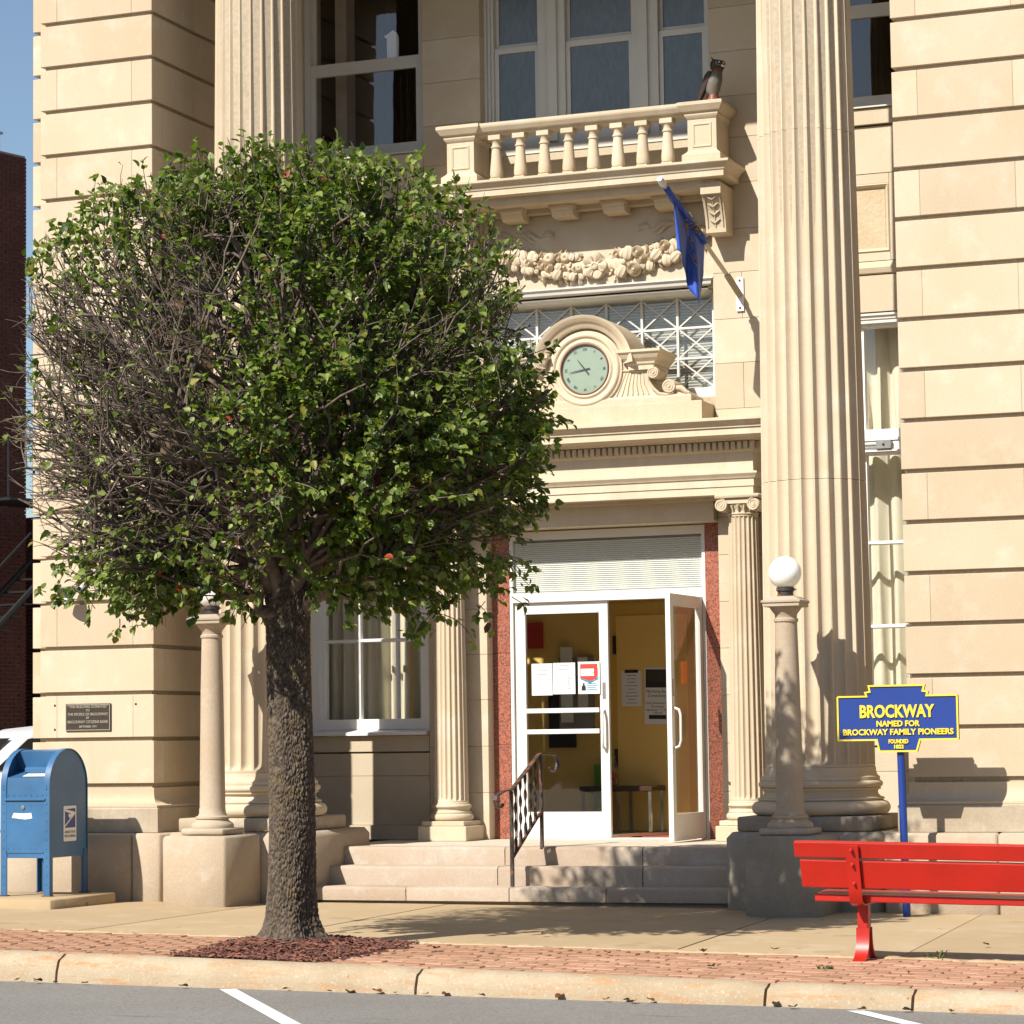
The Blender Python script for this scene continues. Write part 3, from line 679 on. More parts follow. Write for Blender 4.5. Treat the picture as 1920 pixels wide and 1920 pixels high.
# ---- carved frieze with fruit garland
ws(-1.128, 1.128, 5.565, 6.26, W+.03, 'limewall', 'frieze_panel', .001)
ws(-1.128, 1.128, 6.2, 6.88, W+.05, 'limewall', 'wall_stone', .004)
gar = MB(); 
def gpath(t):   # t -1..1
    return (1.06*t, 5.735+.20*abs(t)**2.2)
gar.tube([(gpath(i/12)[0], W+.035, gpath(i/12)[1]) for i in range(-12, 13)], [.045+.03*(1-abs(i)/12) for i in range(-12, 13)], 10)
gar = gar.build('garland', M['limetrim'], BLD, smooth=60)
def fruit(u, z, r, kind, y=W-.01):
    b = MB(); n_ = 16; y += .012
    if kind == 0:        # apple, its eye turned to the street
        b.lathe_y(u, z, [(r*.9, y+r*.6), (r, y+.1*r), (r*.93, y-.42*r), (r*.72, y-.74*r), (r*.42, y-.86*r), (r*.20, y-.76*r), (r*.12, y-.56*r), (r*.07, y-.78*r), (r*.005, y-.80*r)], n_)
    elif kind == 2 and r > .03:      # rose
        b.lathe_y(u, z, [(r, y+.3*r), (r*1.02, y-.2*r), (r*.86, y-.50*r), (r*.78, y-.30*r), (r*.66, y-.66*r), (r*.56, y-.42*r), (r*.44, y-.76*r), (r*.34, y-.5*r), (r*.2, y-.82*r), (r*.005, y-.7*r)], n_)
    else:                # ribbed melon or berry
        tilt = random.uniform(-.9, .9); ax = random.uniform(.95, 1.3); rings = []
        for i in range(8):
            ph = PI*(i/7)-PI/2; rr = max(.03, math.cos(ph))**.8; ring_ = []
            for j in range(n_):
                aa = 2*PI*j/n_; rib = 1-(.20 if kind == 1 else .02)*(j % 2)
                x = r*rr*rib*math.cos(aa); yy = r*rr*rib*math.sin(aa); zz = r*ax*math.sin(ph)
                ring_.append((u+x*math.cos(tilt)-zz*math.sin(tilt), y+yy*.72, z+x*math.sin(tilt)+zz*math.cos(tilt)))
            rings.append(ring_)
        b.loft(rings, True, True, True)
    return b.build('fruit', M['limetrim'], gar, smooth=40)
rf = random.Random(5)
t = -1.0
while t < 1.0:
    u, zc = gpath(t); hw = .050+.060*(1-abs(t))
    for k in (-1, 0, 1):
        if abs(u) < .13: continue
        r = rf.choice([.026, .032, .040, .048, .056, .060])*rf.uniform(.9, 1.1)
        fruit(u+rf.uniform(-.02, .02), zc+k*hw*.85+rf.uniform(-.012, .012), r, rf.choice([0, 1, 1, 2]), W-.03+rf.uniform(-.02, .02))
    if rf.random() < .6 and abs(u) > .13:
        for _ in range(4): fruit(u+rf.uniform(-.05, .05), zc+rf.uniform(-1, 1)*hw, .013, 2, W-.05)
    if abs(u) > .13:
        for k in (-1, 1):
            a = rf.uniform(-.5, .5)+(0 if k > 0 else PI); ux, uz = u+rf.uniform(-.02, .02), zc+k*hw*1.0; l_ = rf.uniform(.05, .08); dx_, dz_ = math.sin(a)*l_, math.cos(a)*l_
            MB().loft([[(ux-dz_*.3, W+.02, uz+dx_*.3), (ux, W-.02, uz), (ux+dz_*.3, W+.02, uz-dx_*.3)], [(ux+dx_*.6-dz_*.35, W+.02, uz+dz_*.6+dx_*.35), (ux+dx_*.6, W-.016, uz+dz_*.6), (ux+dx_*.6+dz_*.35, W+.02, uz+dz_*.6-dx_*.35)], [(ux+dx_*1.15-dz_*.02, W+.02, uz+dz_*1.15), (ux+dx_*1.15, W+.0, uz+dz_*1.15), (ux+dx_*1.15+dz_*.02, W+.02, uz+dz_*1.15)]], True, True, True).build('carved_leaf', M['limetrim'], gar)
    t += .066
ros = MB(); n_ = 48
rings = []
for r_, y_, wv in ((.118, W+.02, .0), (.120, W-.02, .012), (.112, W-.042, .014), (.085, W-.045, .010), (.05, W-.028, .006), (.038, W-.03, 0)):
    rings.append([((r_+wv*math.cos(5*2*PI*j/n_))*math.cos(2*PI*j/n_), y_-.012*math.cos(10*PI*j/n_)*(1 if wv else 0), 5.735+(r_+wv*math.cos(5*2*PI*j/n_))*math.sin(2*PI*j/n_)) for j in range(n_)])
ros.loft(rings, True); ros.lathe_y(0, 5.735, [(.036, W-.028), (.036, W-.045), (.022, W-.052), (.018, W-.044), (.0005, W-.046)], 16)
for k in range(10): 
    a = 2*PI*k/10; ros.tube([(.045*math.cos(a), W-.034, 5.735+.045*math.sin(a)), (.098*math.cos(a), W-.052, 5.735+.098*math.sin(a))], [.004, .007], 5)
ros.build('rosette', M['limetrim'], gar, smooth=45)
def ribbon(sg):
    b = MB()
    for k, (amp, off) in enumerate(((.035, 0), (.026, .05))):
        rr = []
        for i in range(34):
            s_ = i/33; x = sg*(.42+.52*s_); z = 6.05+off*s_*.8+amp*math.sin(s_*13+k*1.2); y = W+.022-.016*math.cos(s_*13+k)
            w_ = .030*(1-.45*abs(2*s_-1)); dz = w_*math.cos(s_*6)
            rr.append([(x, y, z-w_-dz*.2), (x+.006, y-.014, z), (x, y, z+w_+dz*.2), (x, y+.014, z)])
        b.loft(rr, True, True, True)
    b.lathe_y(sg*.93, 6.04, [(.05, W+.03), (.05, W+.0), (.035, W-.008), (.03, W+.0), (.012, W-.006), (.0005, W-.008)], 20)
    b.build('ribbon', M['limewall'], gar, smooth=60)
ribbon(-1); ribbon(1)
# ---- lattice transom window with its moulded head and sill
lat = MB()
lat.box(-1.128, -1.04, 2.54, 2.66, 4.56, 5.47); lat.box(1.04, 1.128, 2.54, 2.66, 4.56, 5.47); lat.box(-1.04, 1.04, 2.541, 2.66, 5.428, 5.47); lat.box(-1.128, 1.128, 2.52, 2.66, 4.485, 4.578)
lat = lat.build('transom_window', M['lattice'], BLD)
MB().ring(-1.0, 1.0, 2.42, 2.56, [(.13, 5.56), (.13, 5.545), (.11, 5.535), (.10, 5.50), (.06, 5.485), (.06, 5.46), (.03, 5.445), (.0, 5.43)]).build('window_head', M['greypaint'], lat)
ws(-1.128, 1.128, 4.19, 4.482, W+.1, 'limewall', 'sill_stone', y1=2.6)
for i in range(6):
    for j in range(3):
        x0, x1 = -1.041+.347*i, -1.041+.347*(i+1); z0, z1 = 4.582+.2815*j, 4.582+.2815*(j+1)
        pane(x0+.008, x1-.008, z0+.008, z1-.008, 2.60, lat)
        for (xa, za, xb, zb) in ((x0, z0, x1, z1), (x0, z1, x1, z0)):
            MB().tube([(xa, 2.588, za), (xb, 2.588, zb)], .0095, 4).build('muntin', M['lattice'], lat)
for i in range(1, 6): MB().box(-1.041+.347*i-.011, -1.041+.347*i+.011, 2.572, 2.606, 4.579, 5.428).build('muntin', M['lattice'], lat)
for j in range(1, 3): MB().box(-1.04, 1.04, 2.575, 2.604, 4.582+.2815*j-.010, 4.582+.2815*j+.010).build('muntin', M['lattice'], lat)
# ---- door entablature
pr_ = [(.0, 3.532), (.0, 3.60), (.010, 3.602), (.010, 3.668), (.022, 3.672), (.030, 3.69), (.045, 3.705), (.05, 3.712), (.05, 3.728), (.004, 3.737), (.004, 3.905), (.018, 3.912), (.03, 3.925), (.03, 4.0), (.10, 4.004), (.115, 4.022), (.13, 4.03), (.225, 4.032), (.235, 4.040), (.235, 4.098), (.25, 4.102), (.252, 4.115), (.27, 4.135), (.295, 4.155), (.305, 4.162), (.305, 4.182), (.28, 4.192), (.0, 4.20)]
entd = MB().ring(-1.57, 1.57, 1.95, 2.31, pr_).build('door_entablature', M['limetrim'], BLD, smooth=30)
dme = MB().box(-.018, .018, -.045, 0, -.033, .033).mesh('dentil'); dme.materials.append(M['limetrim'])
nd = 56
for i in range(nd):
    o = bpy.data.objects.new('dentil', dme); COL.objects.link(o); o.parent = entd; o.location = (-1.585+3.17*i/(nd-1), 1.922, 3.962)
for sg in (-1, 1):
    for i in range(5):
        o = bpy.data.objects.new('dentil', dme); COL.objects.link(o); o.parent = entd; o.location = (sg*1.598, 1.955+.0576*i, 3.962); o.rotation_euler = (0, 0, sg*PI/2)
MB().box(-1.128, 1.128, 2.18, 2.5, 3.325, 3.531).build('lintel', M['limetrim'], BLD)
MB().box(-1.30, 1.30, 2.12, 2.31, 3.50, 3.5315).build('lintel_soffit', M['limetrim'], BLD)
# ---- small ionic columns by the door
def spiral(b, cx, cz, y, r, sg):
    b.lathe_y(cx, cz, [(.0005, y-.010), (r*.22, y-.010), (r*.25, y-.004), (r*.9, y-.004), (r, y+.004), (r, y+.09)], 24)
    pts = []
    for i in range(46):
        a = i/45*2*PI*2.2; rr = r*(1.0-.76*i/45)
        pts.append((cx+sg*rr*math.cos(a+PI/2), y-.006, cz+rr*math.sin(a+PI/2)))
    b.tube(pts, [r*.11*(1-.5*i/45) for i in range(46)], 6)
def small_col(sg):
    cx, cy = sg*1.425, 2.11; nf, per = 20, 8
    def rad(z): return .158-.026*((z-.83)/2.55)**1.2 if z > .83 else .158
    def ring(z, fd):
        r = rad(z); out = []
        for i in range(nf):
            for j in range(per):
                a = 2*PI*(i+j/per)/nf; q = j/per
                d = 0 if (q < .2 or fd <= 0) else fd*math.sqrt(max(0, 1-((q-.2)/.8*2-1)**2))*.018*r/.155
                out.append((cx+(r-d)*math.cos(a), cy+(r-d)*math.sin(a), z))
        return out
    zz = [(.818, 0), (.835, 0), (.837, .3), (.845, .7), (.86, .95), (.875, 1)]+[(.875+2.44*k/6, 1) for k in range(1, 7)]+[(3.328, .8), (3.336, .3), (3.338, 0), (3.352, 0)]
    sh = MB().loft([ring(z, f_) for z, f_ in zz], True, True, True).build('door_column', M['limecol'], BLD, smooth=32)
    def torus(zc, h, r0, b): return [(r0+b*math.cos(a), zc+h*math.sin(a)) for a in [(-80+20*i)*PI/180 for i in range(9)]]
    MB().lathe(cx, cy, [(.175, .652)]+torus(.685, .032, .178, .024)+[(.178, .72), (.182, .722), (.182, .732), (.170, .738), (.163, .75), (.170, .765), (.176, .768)]+torus(.785, .016, .170, .015)+[(.168, .803), (.168, .812), (.159, .819)], 40).build('base', M['limetrim'], sh, smooth=38)
    MB().box(cx-.21, cx+.21, 1.89, 2.31, .606, .651, .005).build('plinth', M['limetrim'], sh); MB().box(cx-.24, cx+.24, 1.865, 2.31, .4695, .605, .006).build('plinth', M['limetrim'], sh)
    cp = MB(); cp.lathe(cx, cy, [(.134, 3.352), (.142, 3.358), (.142, 3.368), (.134, 3.374), (.136, 3.40), (.158, 3.425), (.165, 3.445), (.16, 3.46)], 32)
    for k in range(9):
        a = PI+PI*(k+.5)/9; cp.tube([(cx+.150*math.cos(a), cy+.150*math.sin(a), 3.385), (cx+.168*math.cos(a), cy+.168*math.sin(a), 3.435)], [.008, .014], 6)
    cp.box(cx-.15, cx+.15, cy-.175, cy+.15, 3.448, 3.490)
    for s_ in (-1, 1): spiral(cp, cx+s_*.150, 3.435, cy-.18, .058, s_)
    for s_ in (-1, 1): cp.tube([(cx+s_*.150, cy-.17, 3.435), (cx+s_*.150, cy+.15, 3.435)], .054, 16)
    cp.box(cx-.205, cx+.205, cy-.20, cy+.19, 3.494, 3.531, .008)
    cp.build('capital', M['limetrim'], sh, smooth=45)
small_col(-1); small_col(1)
# ---- clock and its scrolled surround on the cornice
cs = MB()
half = [(0, 4.20), (1.10, 4.20), (1.10, 4.385), (1.0, 4.39), (1.0, 4.455), (.955, 4.465), (.93, 4.50), (.87, 4.505), (.835, 4.47), (.77, 4.455), (.70, 4.475), (.645, 4.53), (.605, 4.60), (.60, 4.70), (.48, 4.73), (.44, 4.80)]
poly = half+[(.44*math.cos(a), 4.735+.44*math.sin(a)) for a in [R(12+i*12) for i in range(14)]][0:14]+[(-x, z) for x, z in half[::-1]][:-1]
cs.prism_y([p for p in poly], 1.99, 2.39)
cs = cs.build('clock_surround', M['limetrim'], BLD)
MB().ring(-1.10, 1.10, 1.955, 2.39, [(.01, 4.2005), (.01, 4.385), (0, 4.392)]).build('surround_base', M['limetrim'], cs)
MB().ring(-1.0, 1.0, 1.965, 2.385, [(.01, 4.3925), (.01, 4.44), (-.01, 4.462)]).build('surround_step', M['limetrim'], cs)
ar = MB(); ar.lathe_y(0, 4.735, [(.375, 1.99), (.375, 1.945), (.385, 1.935), (.40, 1.93), (.425, 1.915), (.43, 1.905), (.44, 1.90), (.455, 1.885), (.475, 1.875), (.49, 1.87), (.49, 2.38)], 48, R(4), R(176)); ar.build('arch_hood', M['limetrim'], cs, smooth=40)
rg = MB(); rg.lathe_y(0, 4.735, [(.232, 1.99), (.238, 1.955), (.252, 1.948), (.262, 1.955), (.27, 1.965), (.285, 1.965), (.292, 1.955), (.302, 1.945), (.318, 1.943), (.33, 1.95), (.338, 1.965), (.355, 1.97), (.36, 1.99)], 64); rg.build('ring_moulding', M['limetrim'], cs, smooth=40)
for sg in (-1, 1):
    MB().ring(min(sg*.42, sg*.66), max(sg*.42, sg*.66), 1.955, 2.38, [(.0, 4.70), (.0, 4.74), (.015, 4.752), (.02, 4.77), (.05, 4.80), (.065, 4.825), (.075, 4.845), (.09, 4.852), (.09, 4.872), (.07, 4.878)]).build('impost_cornice', M['limetrim'], cs)
    fl = MB()
    for i in range(8):
        t_ = i/7; x1 = .36+.19*t_; x0 = .24+.36*t_
        fl.tube([(sg*x1, 1.990, 4.69), (sg*(x1*.6+x0*.4-.012), 1.989, 4.57), (sg*(x0*1.0), 1.988, 4.475)], [.0045, .006, .007], 6)
    fl.tube([(sg*.34, 1.982, 4.70), (sg*.57, 1.982, 4.69)], .007, 5)
    fl.build('fluted_flare', M['limetrim'], cs, smooth=60)
    v = MB(); v.lathe_y(sg*.65, 4.668, [(.0005, 1.95), (.012, 1.95), (.016, 1.958), (.050, 1.958), (.056, 1.966), (.056, 2.2)], 24)
    v.lathe_y(sg*.80, 4.535, [(.0005, 1.945), (.014, 1.945), (.018, 1.953), (.058, 1.953), (.064, 1.961), (.064, 2.2)], 24)
    for (cx, cz, r_, yy) in ((sg*.65, 4.668, .052, 1.957), (sg*.80, 4.535, .060, 1.952)):
        v.tube([(cx+sg*r_*(1-.7*i/30)*math.cos(i*.42), yy, cz-r_*(1-.7*i/30)*math.sin(i*.42)) for i in range(31)], .005, 5)
    v.tube([(sg*.60, 1.972, 4.66), (sg*.60, 1.972, 4.60), (sg*.645, 1.972, 4.53), (sg*.70, 1.972, 4.475), (sg*.77, 1.972, 4.462), (sg*.84, 1.972, 4.48)], .014, 6)
    v.tube([(sg*.86, 1.98, 4.52), (sg*.91, 1.98, 4.515), (sg*.955, 1.98, 4.475), (sg*.99, 1.98, 4.465)], [.02, .026, .022, .012], 8)
    v.build('volute', M['limetrim'], cs, smooth=45)
clk = MB(); clk.lathe_y(0, 4.735, [(.218, 1.975), (.220, 1.955), (.228, 1.945), (.236, 1.955), (.237, 1.99)], 64); clk = clk.build('clock', M['bezel'], BLD, smooth=40)
MB().lathe_y(0, 4.735, [(.0005, 1.968), (.219, 1.970)], 64).build('dial', M['mint'], clk)
rom = ['XII', 'I', 'II', 'III', 'IIII', 'V', 'VI', 'VII', 'VIII', 'IX', 'X', 'XI']
for i, s_ in enumerate(rom):
    a = PI/2-2*PI*i/12; text(s_, .036, (.183*math.cos(a), 1.9665, 4.735+.183*math.sin(a)), M['ink'], clk, (PI/2, 0, 0), .0005, name='numeral').rotation_euler = (PI/2, -(a-PI/2), 0)
def hand(ang, l, w, tail, y):
    a = R(ang); d = (math.sin(a), math.cos(a)); n_ = (d[1], -d[0])
    P_ = lambda s_, o: (d[0]*s_+n_[0]*o, 4.735+d[1]*s_+n_[1]*o)
    MB().prism_y([P_(-tail, w*.9), P_(-tail, -w*.9), P_(0, -w), P_(l*.75, -w*.6), P_(l, 0), P_(l*.75, w*.6), P_(0, w)], y, y+.002).build('clock_hand', M['ink'], clk)
hand(322, .125, .0075, .06, 1.961); hand(261, .165, .0055, .05, 1.958)
cv = MB().lathe_y(0, 4.735, [(.0005, 1.950), (.217, 1.953)], 48).build('dial_glass', M['glass'], clk)
# ---- red granite jambs
for sg in (-1, 1):
    gj = None
    for z0, z1 in ((.4695, 1.345), (1.345, 2.19), (2.19, 3.325)):
        a, b_ = sg*.957, sg*1.17
        o = MB().box(a, b_, 2.44, 2.62, z0+.0015, z1-.0015, .002).build('granite_jamb', M['granite'], BLD)
# ---- aluminium shopfront
DY = 2.455
fr = MB()
fr.box(-.955, -.925, DY-.01, DY+.11, .470, 3.31); fr.box(.925, .955, DY-.01, DY+.11, .470, 3.31); fr.box(-.925, .925, DY-.009, DY+.11, 3.235, 3.31); fr.box(-.925, .925, DY-.012, DY+.11, 2.655, 2.745)
fr = fr.build('door_frame', M['alu'], BLD)
MB().box(-.90, .90, DY+.02, DY+.026, 2.745, 3.235).build('pane', M['glassdoor'], fr)
sl = MB()
for i in range(25):
    z = 2.752+.0185*i; sl.prism_x([(DY+.045, z), (DY+.036, z+.008), (DY+.045, z+.0165), (DY+.055, z+.0085)], -.92, .92)
tag(sl.build('shutter_slats', M['slatm'], fr), kind='stuff')
MB().box(-.92, .92, DY+.055, DY+.09, 2.745, 3.235).build('shutter_back', M['grey'], fr)
MB().box(-.955, .955, DY-.03, DY+.12, .4700, .4795).build('threshold', M['alu'], fr)
def leaf(name_, parent, origin_x, mirror, rot):
    b = MB(); w_, z0, z1 = .922, .482, 2.652
    X = lambda a: a*mirror
    b.box(X(0), X(.108), 0, .045, z0, z1); b.box(X(w_-.085), X(w_), 0, .045, z0, z1); b.box(X(.108), X(w_-.085), .001, .044, z0, z0+.235); b.box(X(.108), X(w_-.085), .001, .044, z1-.105, z1)
    d = b.build('door', M['alu'], parent)
    MB().box(X(.10), X(w_-.08), .019, .025, z0+.23, z1-.10).build('pane', M['glassdoor'], d)
    pb = MB()
    for z in (1.648, 1.455): pb.box(X(.112), X(w_-.09), -.022, -.004, z-.022, z+.022, .004)
    if mirror > 0: pb.build('push_bar', M['alu'], d)
    hd = MB().tube([(X(w_-.045), 0, 1.29), (X(w_-.045), -.05, 1.31), (X(w_-.045), -.065, 1.36), (X(w_-.045), -.065, 1.58), (X(w_-.045), -.05, 1.63), (X(w_-.045), 0, 1.65)], .012, 8).build('handle', M['alu'], d, smooth=60)
    MB().box(X(w_-.06), X(w_-.03), -.004, 0, 1.75, 1.90).build('lock_plate', M['steel'], d)
    d.location = (origin_x, DY+.02, 0); d.rotation_euler = (0, 0, rot); return d
dl = leaf('door', fr, -.924, 1, 0)
dr = leaf('door', fr, .922, -1, R(89))
d_closer = MB().tube([(.90, DY+.0, 2.63), (.86, 2.2, 2.64)], .012, 6).build('door_closer', M['steel'], fr)
# ---- rooms behind the glass
room = MB(); room.add([(-4.4, 2.62, .4685), (4.4, 2.62, .4685), (4.4, 4.7, .4685), (-4.4, 4.7, .4685)], [(0, 1, 2, 3)])
room = room.build('room_floor', M['tile'], BLD)
def sheet(name, mat, pts): return MB().add(pts, [(0, 1, 2, 3)]).build(name, mat, BLD)
sheet('room_wall', M['ochre'], [(-4.4, 4.55, .46), (4.4, 4.55, .46), (4.4, 4.55, 3.9), (-4.4, 4.55, 3.9)])
sheet('room_ceiling', M['paper'], [(-4.4, 2.82, 3.85), (4.4, 2.82, 3.85), (4.4, 4.6, 3.85), (-4.4, 4.6, 3.85)])
# inner door in the ochre wall
idr = MB().box(-.72, .22, 4.49, 4.54, .47, 2.78); idr.box(-.67, .17, 4.475, 4.50, 2.66, 2.73); idr = idr.build('inner_door', M['ochretrim'], BLD)
MB().box(-.62, .12, 4.475, 4.495, .475, 2.60).build('door_panel', M['ochre'], idr)
for z in (2.22, 1.10): MB().box(-.655, -.628, 4.462, 4.49, z, z+.18).build('hinge', M['bronze'], idr)
# upper rooms and curtained rooms: closed shells
shell = MB()
shell.add([(-4.4, 7.5, 0), (4.4, 7.5, 0), (4.4, 7.5, 11), (-4.4, 7.5, 11)], [(0, 1, 2, 3)])
for sg in (-1, 1):
    shell.add([(sg*4.4, 2.9, 3.9), (sg*4.4, 7.5, 3.9), (sg*4.4, 7.5, 11), (sg*4.4, 2.9, 11)], [(0, 1, 2, 3)])
    shell.add([(sg*4.4, 5.4, 0), (sg*4.4, 7.5, 0), (sg*4.4, 7.5, 3.9), (sg*4.4, 5.4, 3.9)], [(0, 1, 2, 3)])
for z in (5.9, 10.5): shell.add([(-4.4, 2.62, z), (4.4, 2.62, z), (4.4, 7.5, z), (-4.4, 7.5, z)], [(0, 1, 2, 3)])
shell.build('inner_shell', M['dark'], BLD)
side = MB()
for sg in (-1, 1):      # side walls with unseen openings, added to let daylight into the banking room
    a, b_ = sg*4.5, sg*4.7
    side.box(a, b_, 2.85, 3.2, -.3, 11.5); side.box(a, b_, 5.3, 22, -.3, 11.5); side.box(a, b_, 3.2, 5.3, -.3, .7); side.box(a, b_, 3.2, 5.3, 3.8, 11.5)
side.box(-4.7, 4.7, 2.5, 22, 11.5, 11.8); side.box(-4.7, 4.7, 21.8, 22, -.3, 11.5); side.build('side_wall', M['lime'], BLD)
# window-room details upstairs on the left
MB().box(-2.84, -2.72, 2.75, 2.95, 6.6, 9.5).build('inner_post', M['sandstep'], BLD)
# ================================================================ THINGS
# ---- curtains and blinds
def curtain(name, x0, x1, y, z0, z1, folds, amp, label, mat='curtain', pinch=0.0):
    b = MB(); n_ = folds*8; rows_ = 10; rr = random.Random(int(x0*77+z0*13)); ph = [rr.uniform(-.5, .5) for _ in range(folds+1)]
    rings = []
    for k in range(rows_+1):
        t = k/rows_; row = []
        for i in range(n_+1):
            s_ = i/n_; w = .5+(s_-.5)*(1-pinch*(1-t)*.3); f = ph[min(folds, int(s_*folds))]
            row.append((x0+(x1-x0)*w+.012*math.sin(t*5+i), y+amp*math.sin(s_*folds*2*PI+f*(1-t)*1.5)*(1-.25*t), z0+(z1-z0)*t))
        rings.append(row)
    b.loft(rings, False); o = b.build(name, M[mat], smooth=179, fix=False); return tag(o, label, 'curtain')
tag(curtain('curtain', -3.0, -2.12, 2.75, 1.45, 3.9, 7, .05, 'cream curtain at the left of the lower left window, behind the tree trunk'), group='cream window curtains')
tag(curtain('curtain', -2.06, -1.55, 2.72, 1.45, 3.9, 4, .055, 'sunlit cream curtain at the right of the lower left window'), group='cream window curtains')
tag(curtain('curtain', 1.70, 3.05, 2.75, 1.45, 3.95, 8, .05, 'cream curtain low in the window beside the right fluted column'), group='cream window curtains')
tag(curtain('curtain', -3.05, -1.60, 2.74, 4.0, 5.1, 9, .04, 'cream curtain in the transom of the lower left window'), group='cream window curtains')
tag(curtain('curtain', 1.70, 3.05, 2.74, 4.0, 5.1, 9, .04, 'cream curtain in the transom above the bar of the right window'), group='cream window curtains')
bl = MB()
for i in range(34):
    z = 4.56+.027*i; bl.prism_x([(2.70, z), (2.692, z+.013), (2.70, z+.0255), (2.706, z+.013)], -1.1, 1.1)
tag(bl.build('window_blind', M['blind']), 'grey green slatted blind behind the white lattice window', 'blind')
bx = MB().box(2.60, 2.74, 2.30, 2.335, 3.905, 3.985, .004)
jb = bx.build('junction_box', M['steel']); tag(jb, 'grey metal junction box on the white bar of the right window', 'junction box')
MB().tube([(2.60, 2.315, 3.94), (2.2, 2.315, 3.945), (1.74, 2.315, 3.945)], .012, 6).build('conduit', M['steel'], jb)
pd = MB().lathe_y(2.67, 3.945, [(.012, 2.30), (.012, 2.294), (.0005, 2.292)], 10).build('screw', M['ink'], jb)
# paper bird shape stuck inside the upper left window
poly = [(0, 0), (.105, 0), (.11, .12), (.108, .17), (.09, .20), (.06, .222), (.03, .21), (.005, .195), (-.02, .185), (-.018, .168), (0, .165)]
tag(MB().prism_y([(-2.16+x*1.15, 7.945+z*1.25) for x, z in poly], 2.468, 2.4705).build('paper_cutout', M['slatm']), 'pale paper bird head cut-out stuck in the dark upper left window', 'paper cutout')
# ---- notices on the glass door and inner door
def notice(x0, x1, z0, z1, y, label, lines, mat='paper', tilt=0.0):
    t = thing('paper_notice', ((x0+x1)/2, y, z0), label, 'notice'); w = (x1-x0)/2; h = z1-z0; t.rotation_euler = (0, tilt, 0)
    MB().box(-w, w, 0, .0012, 0, h).build('sheet', M[mat], t)
    for (s_, fz, size, m_, al) in lines:
        text(s_, size, (0 if al == 'CENTER' else -w*.8, -.0012, h*fz), M[m_], t, ext=.0002, align=al)
    return t
def lines_(n_, f0, f1, size, m_='grey'):
    rr = random.Random(n_); out = []
    for i in range(n_): out.append(('l'*0+' '.join('nmaeoruts'[rr.randrange(9)]*1+'enairt'[rr.randrange(6)]*rr.randrange(1, 5) for _ in range(rr.randrange(2, 5))), f0+(f1-f0)*i/max(1, n_-1), size, m_, 'CENTER'))
    return out
def rule_lines(t, w, h, n_, f0, f1, two=True):
    b = MB(); rr = random.Random(n_)
    for i in range(n_):
        z = h*(f0+(f1-f0)*i/max(1, n_-1)); l = rr.uniform(.25, .5)*w
        if two:
            b.box(-w*.75, -w*.75+l, -.0011, -.0004, z, z+.0034); b.box(w*.35, w*.35+l*.7, -.0011, -.0004, z, z+.0042)
        else: b.box(-l*1.4, l*1.4, -.0011, -.0004, z, z+.0042)
    b.build('printed_lines', M['ink'], t)
yd = DY+.005
t1 = notice(-.752, -.548, 1.792, 2.085, yd, 'left of two white typed notices taped inside the closed glass door', []); rule_lines(t1, .1, .29, 3, .90, .66, False); rule_lines(t1, .1, .29, 8, .55, .10)
t2 = notice(-.540, -.323, 1.80, 2.088, yd, 'middle white typed notice on the closed glass door, beside the red poster', []); rule_lines(t2, .1, .29, 3, .90, .66, False); rule_lines(t2, .1, .29, 8, .55, .10)
t3 = notice(-.293, -.083, 1.798, 2.093, yd, 'red and teal poster with a licence plate picture on the closed glass door', [])
MB().box(-.085, .085, -.0012, -.0003, .235, .275).build('red_print', M['redp'], t3)
MB().prism_y([(-.085, .15), (.0, .115), (.06, .13), (.088, .17), (.088, .235), (-.085, .235)], -.0011, -.0003).build('red_print', M['redp'], t3)
MB().prism_y([(-.085, .135), (.01, .095), (.088, .13), (.088, .165), (.055, .125), (0, .118), (-.085, .15)], -.0016, -.0004).build('teal_print', M['teal'], t3)
MB().box(-.078, .05, -.002, -.0005, .165, .23).build('plate_picture', M['paper'], t3); text('12-23116', .034, (-.014, -.0024, .197), M['ink'], t3, ext=.0003)
MB().prism_y([(-.075, .03), (-.03, .03), (-.032, .07), (-.043, .08), (-.043, .10), (-.060, .10), (-.060, .08), (-.073, .07)], -.0012, -.0004).build('portrait_print', M['ink'], t3)
for i in range(4): MB().box(-.02, .08-.012*(i % 2), -.0012, -.0004, .035+.018*i, .043+.018*i).build('printed_lines', M['teal'], t3)
ydo = 4.468
p1 = notice(-.335, -.065, 1.52, 2.08, ydo, 'poster for a marching band competition with a dark photo, on the inner ochre door', [
    ('Marching Band', .575, .040, 'ink', 'CENTER'), ('Competition', .50, .040, 'ink', 'CENTER'), ('Frank Varischetti Field', .37, .028, 'ink', 'CENTER'), ('Brockway', .31, .032, 'ink', 'CENTER'), ('September 17, 2022', .25, .030, 'ink', 'CENTER'), ('1:00 pm', .20, .028, 'ink', 'CENTER')], tilt=.02)
MB().box(-.125, .125, -.0012, -.0003, .36, .54).build('photo_print', M['bronze'], p1); MB().box(-.125, .06, -.0016, -.0003, .36, .42).build('photo_print', M['ink'], p1)
MB().box(-.09, .09, -.0012, -.0003, .05, .09).build('logo_print', M['ink'], p1)
p2 = notice(-.57, -.36, 1.70, 2.05, ydo, 'small typed flyer left of the band poster on the inner ochre door', []); rule_lines(p2, .1, .38, 9, .80, .08, False); MB().box(-.07, .07, -.0012, -.0003, .33, .36).build('logo_print', M['ink'], p2)
op = thing('paper_notice', (.88, 1.95, 1.86), 'orange paper on the glass of the open door leaf', 'notice'); MB().box(.020, .0215, -.07, .07, 0, .20).build('sheet', M['orange'], op)
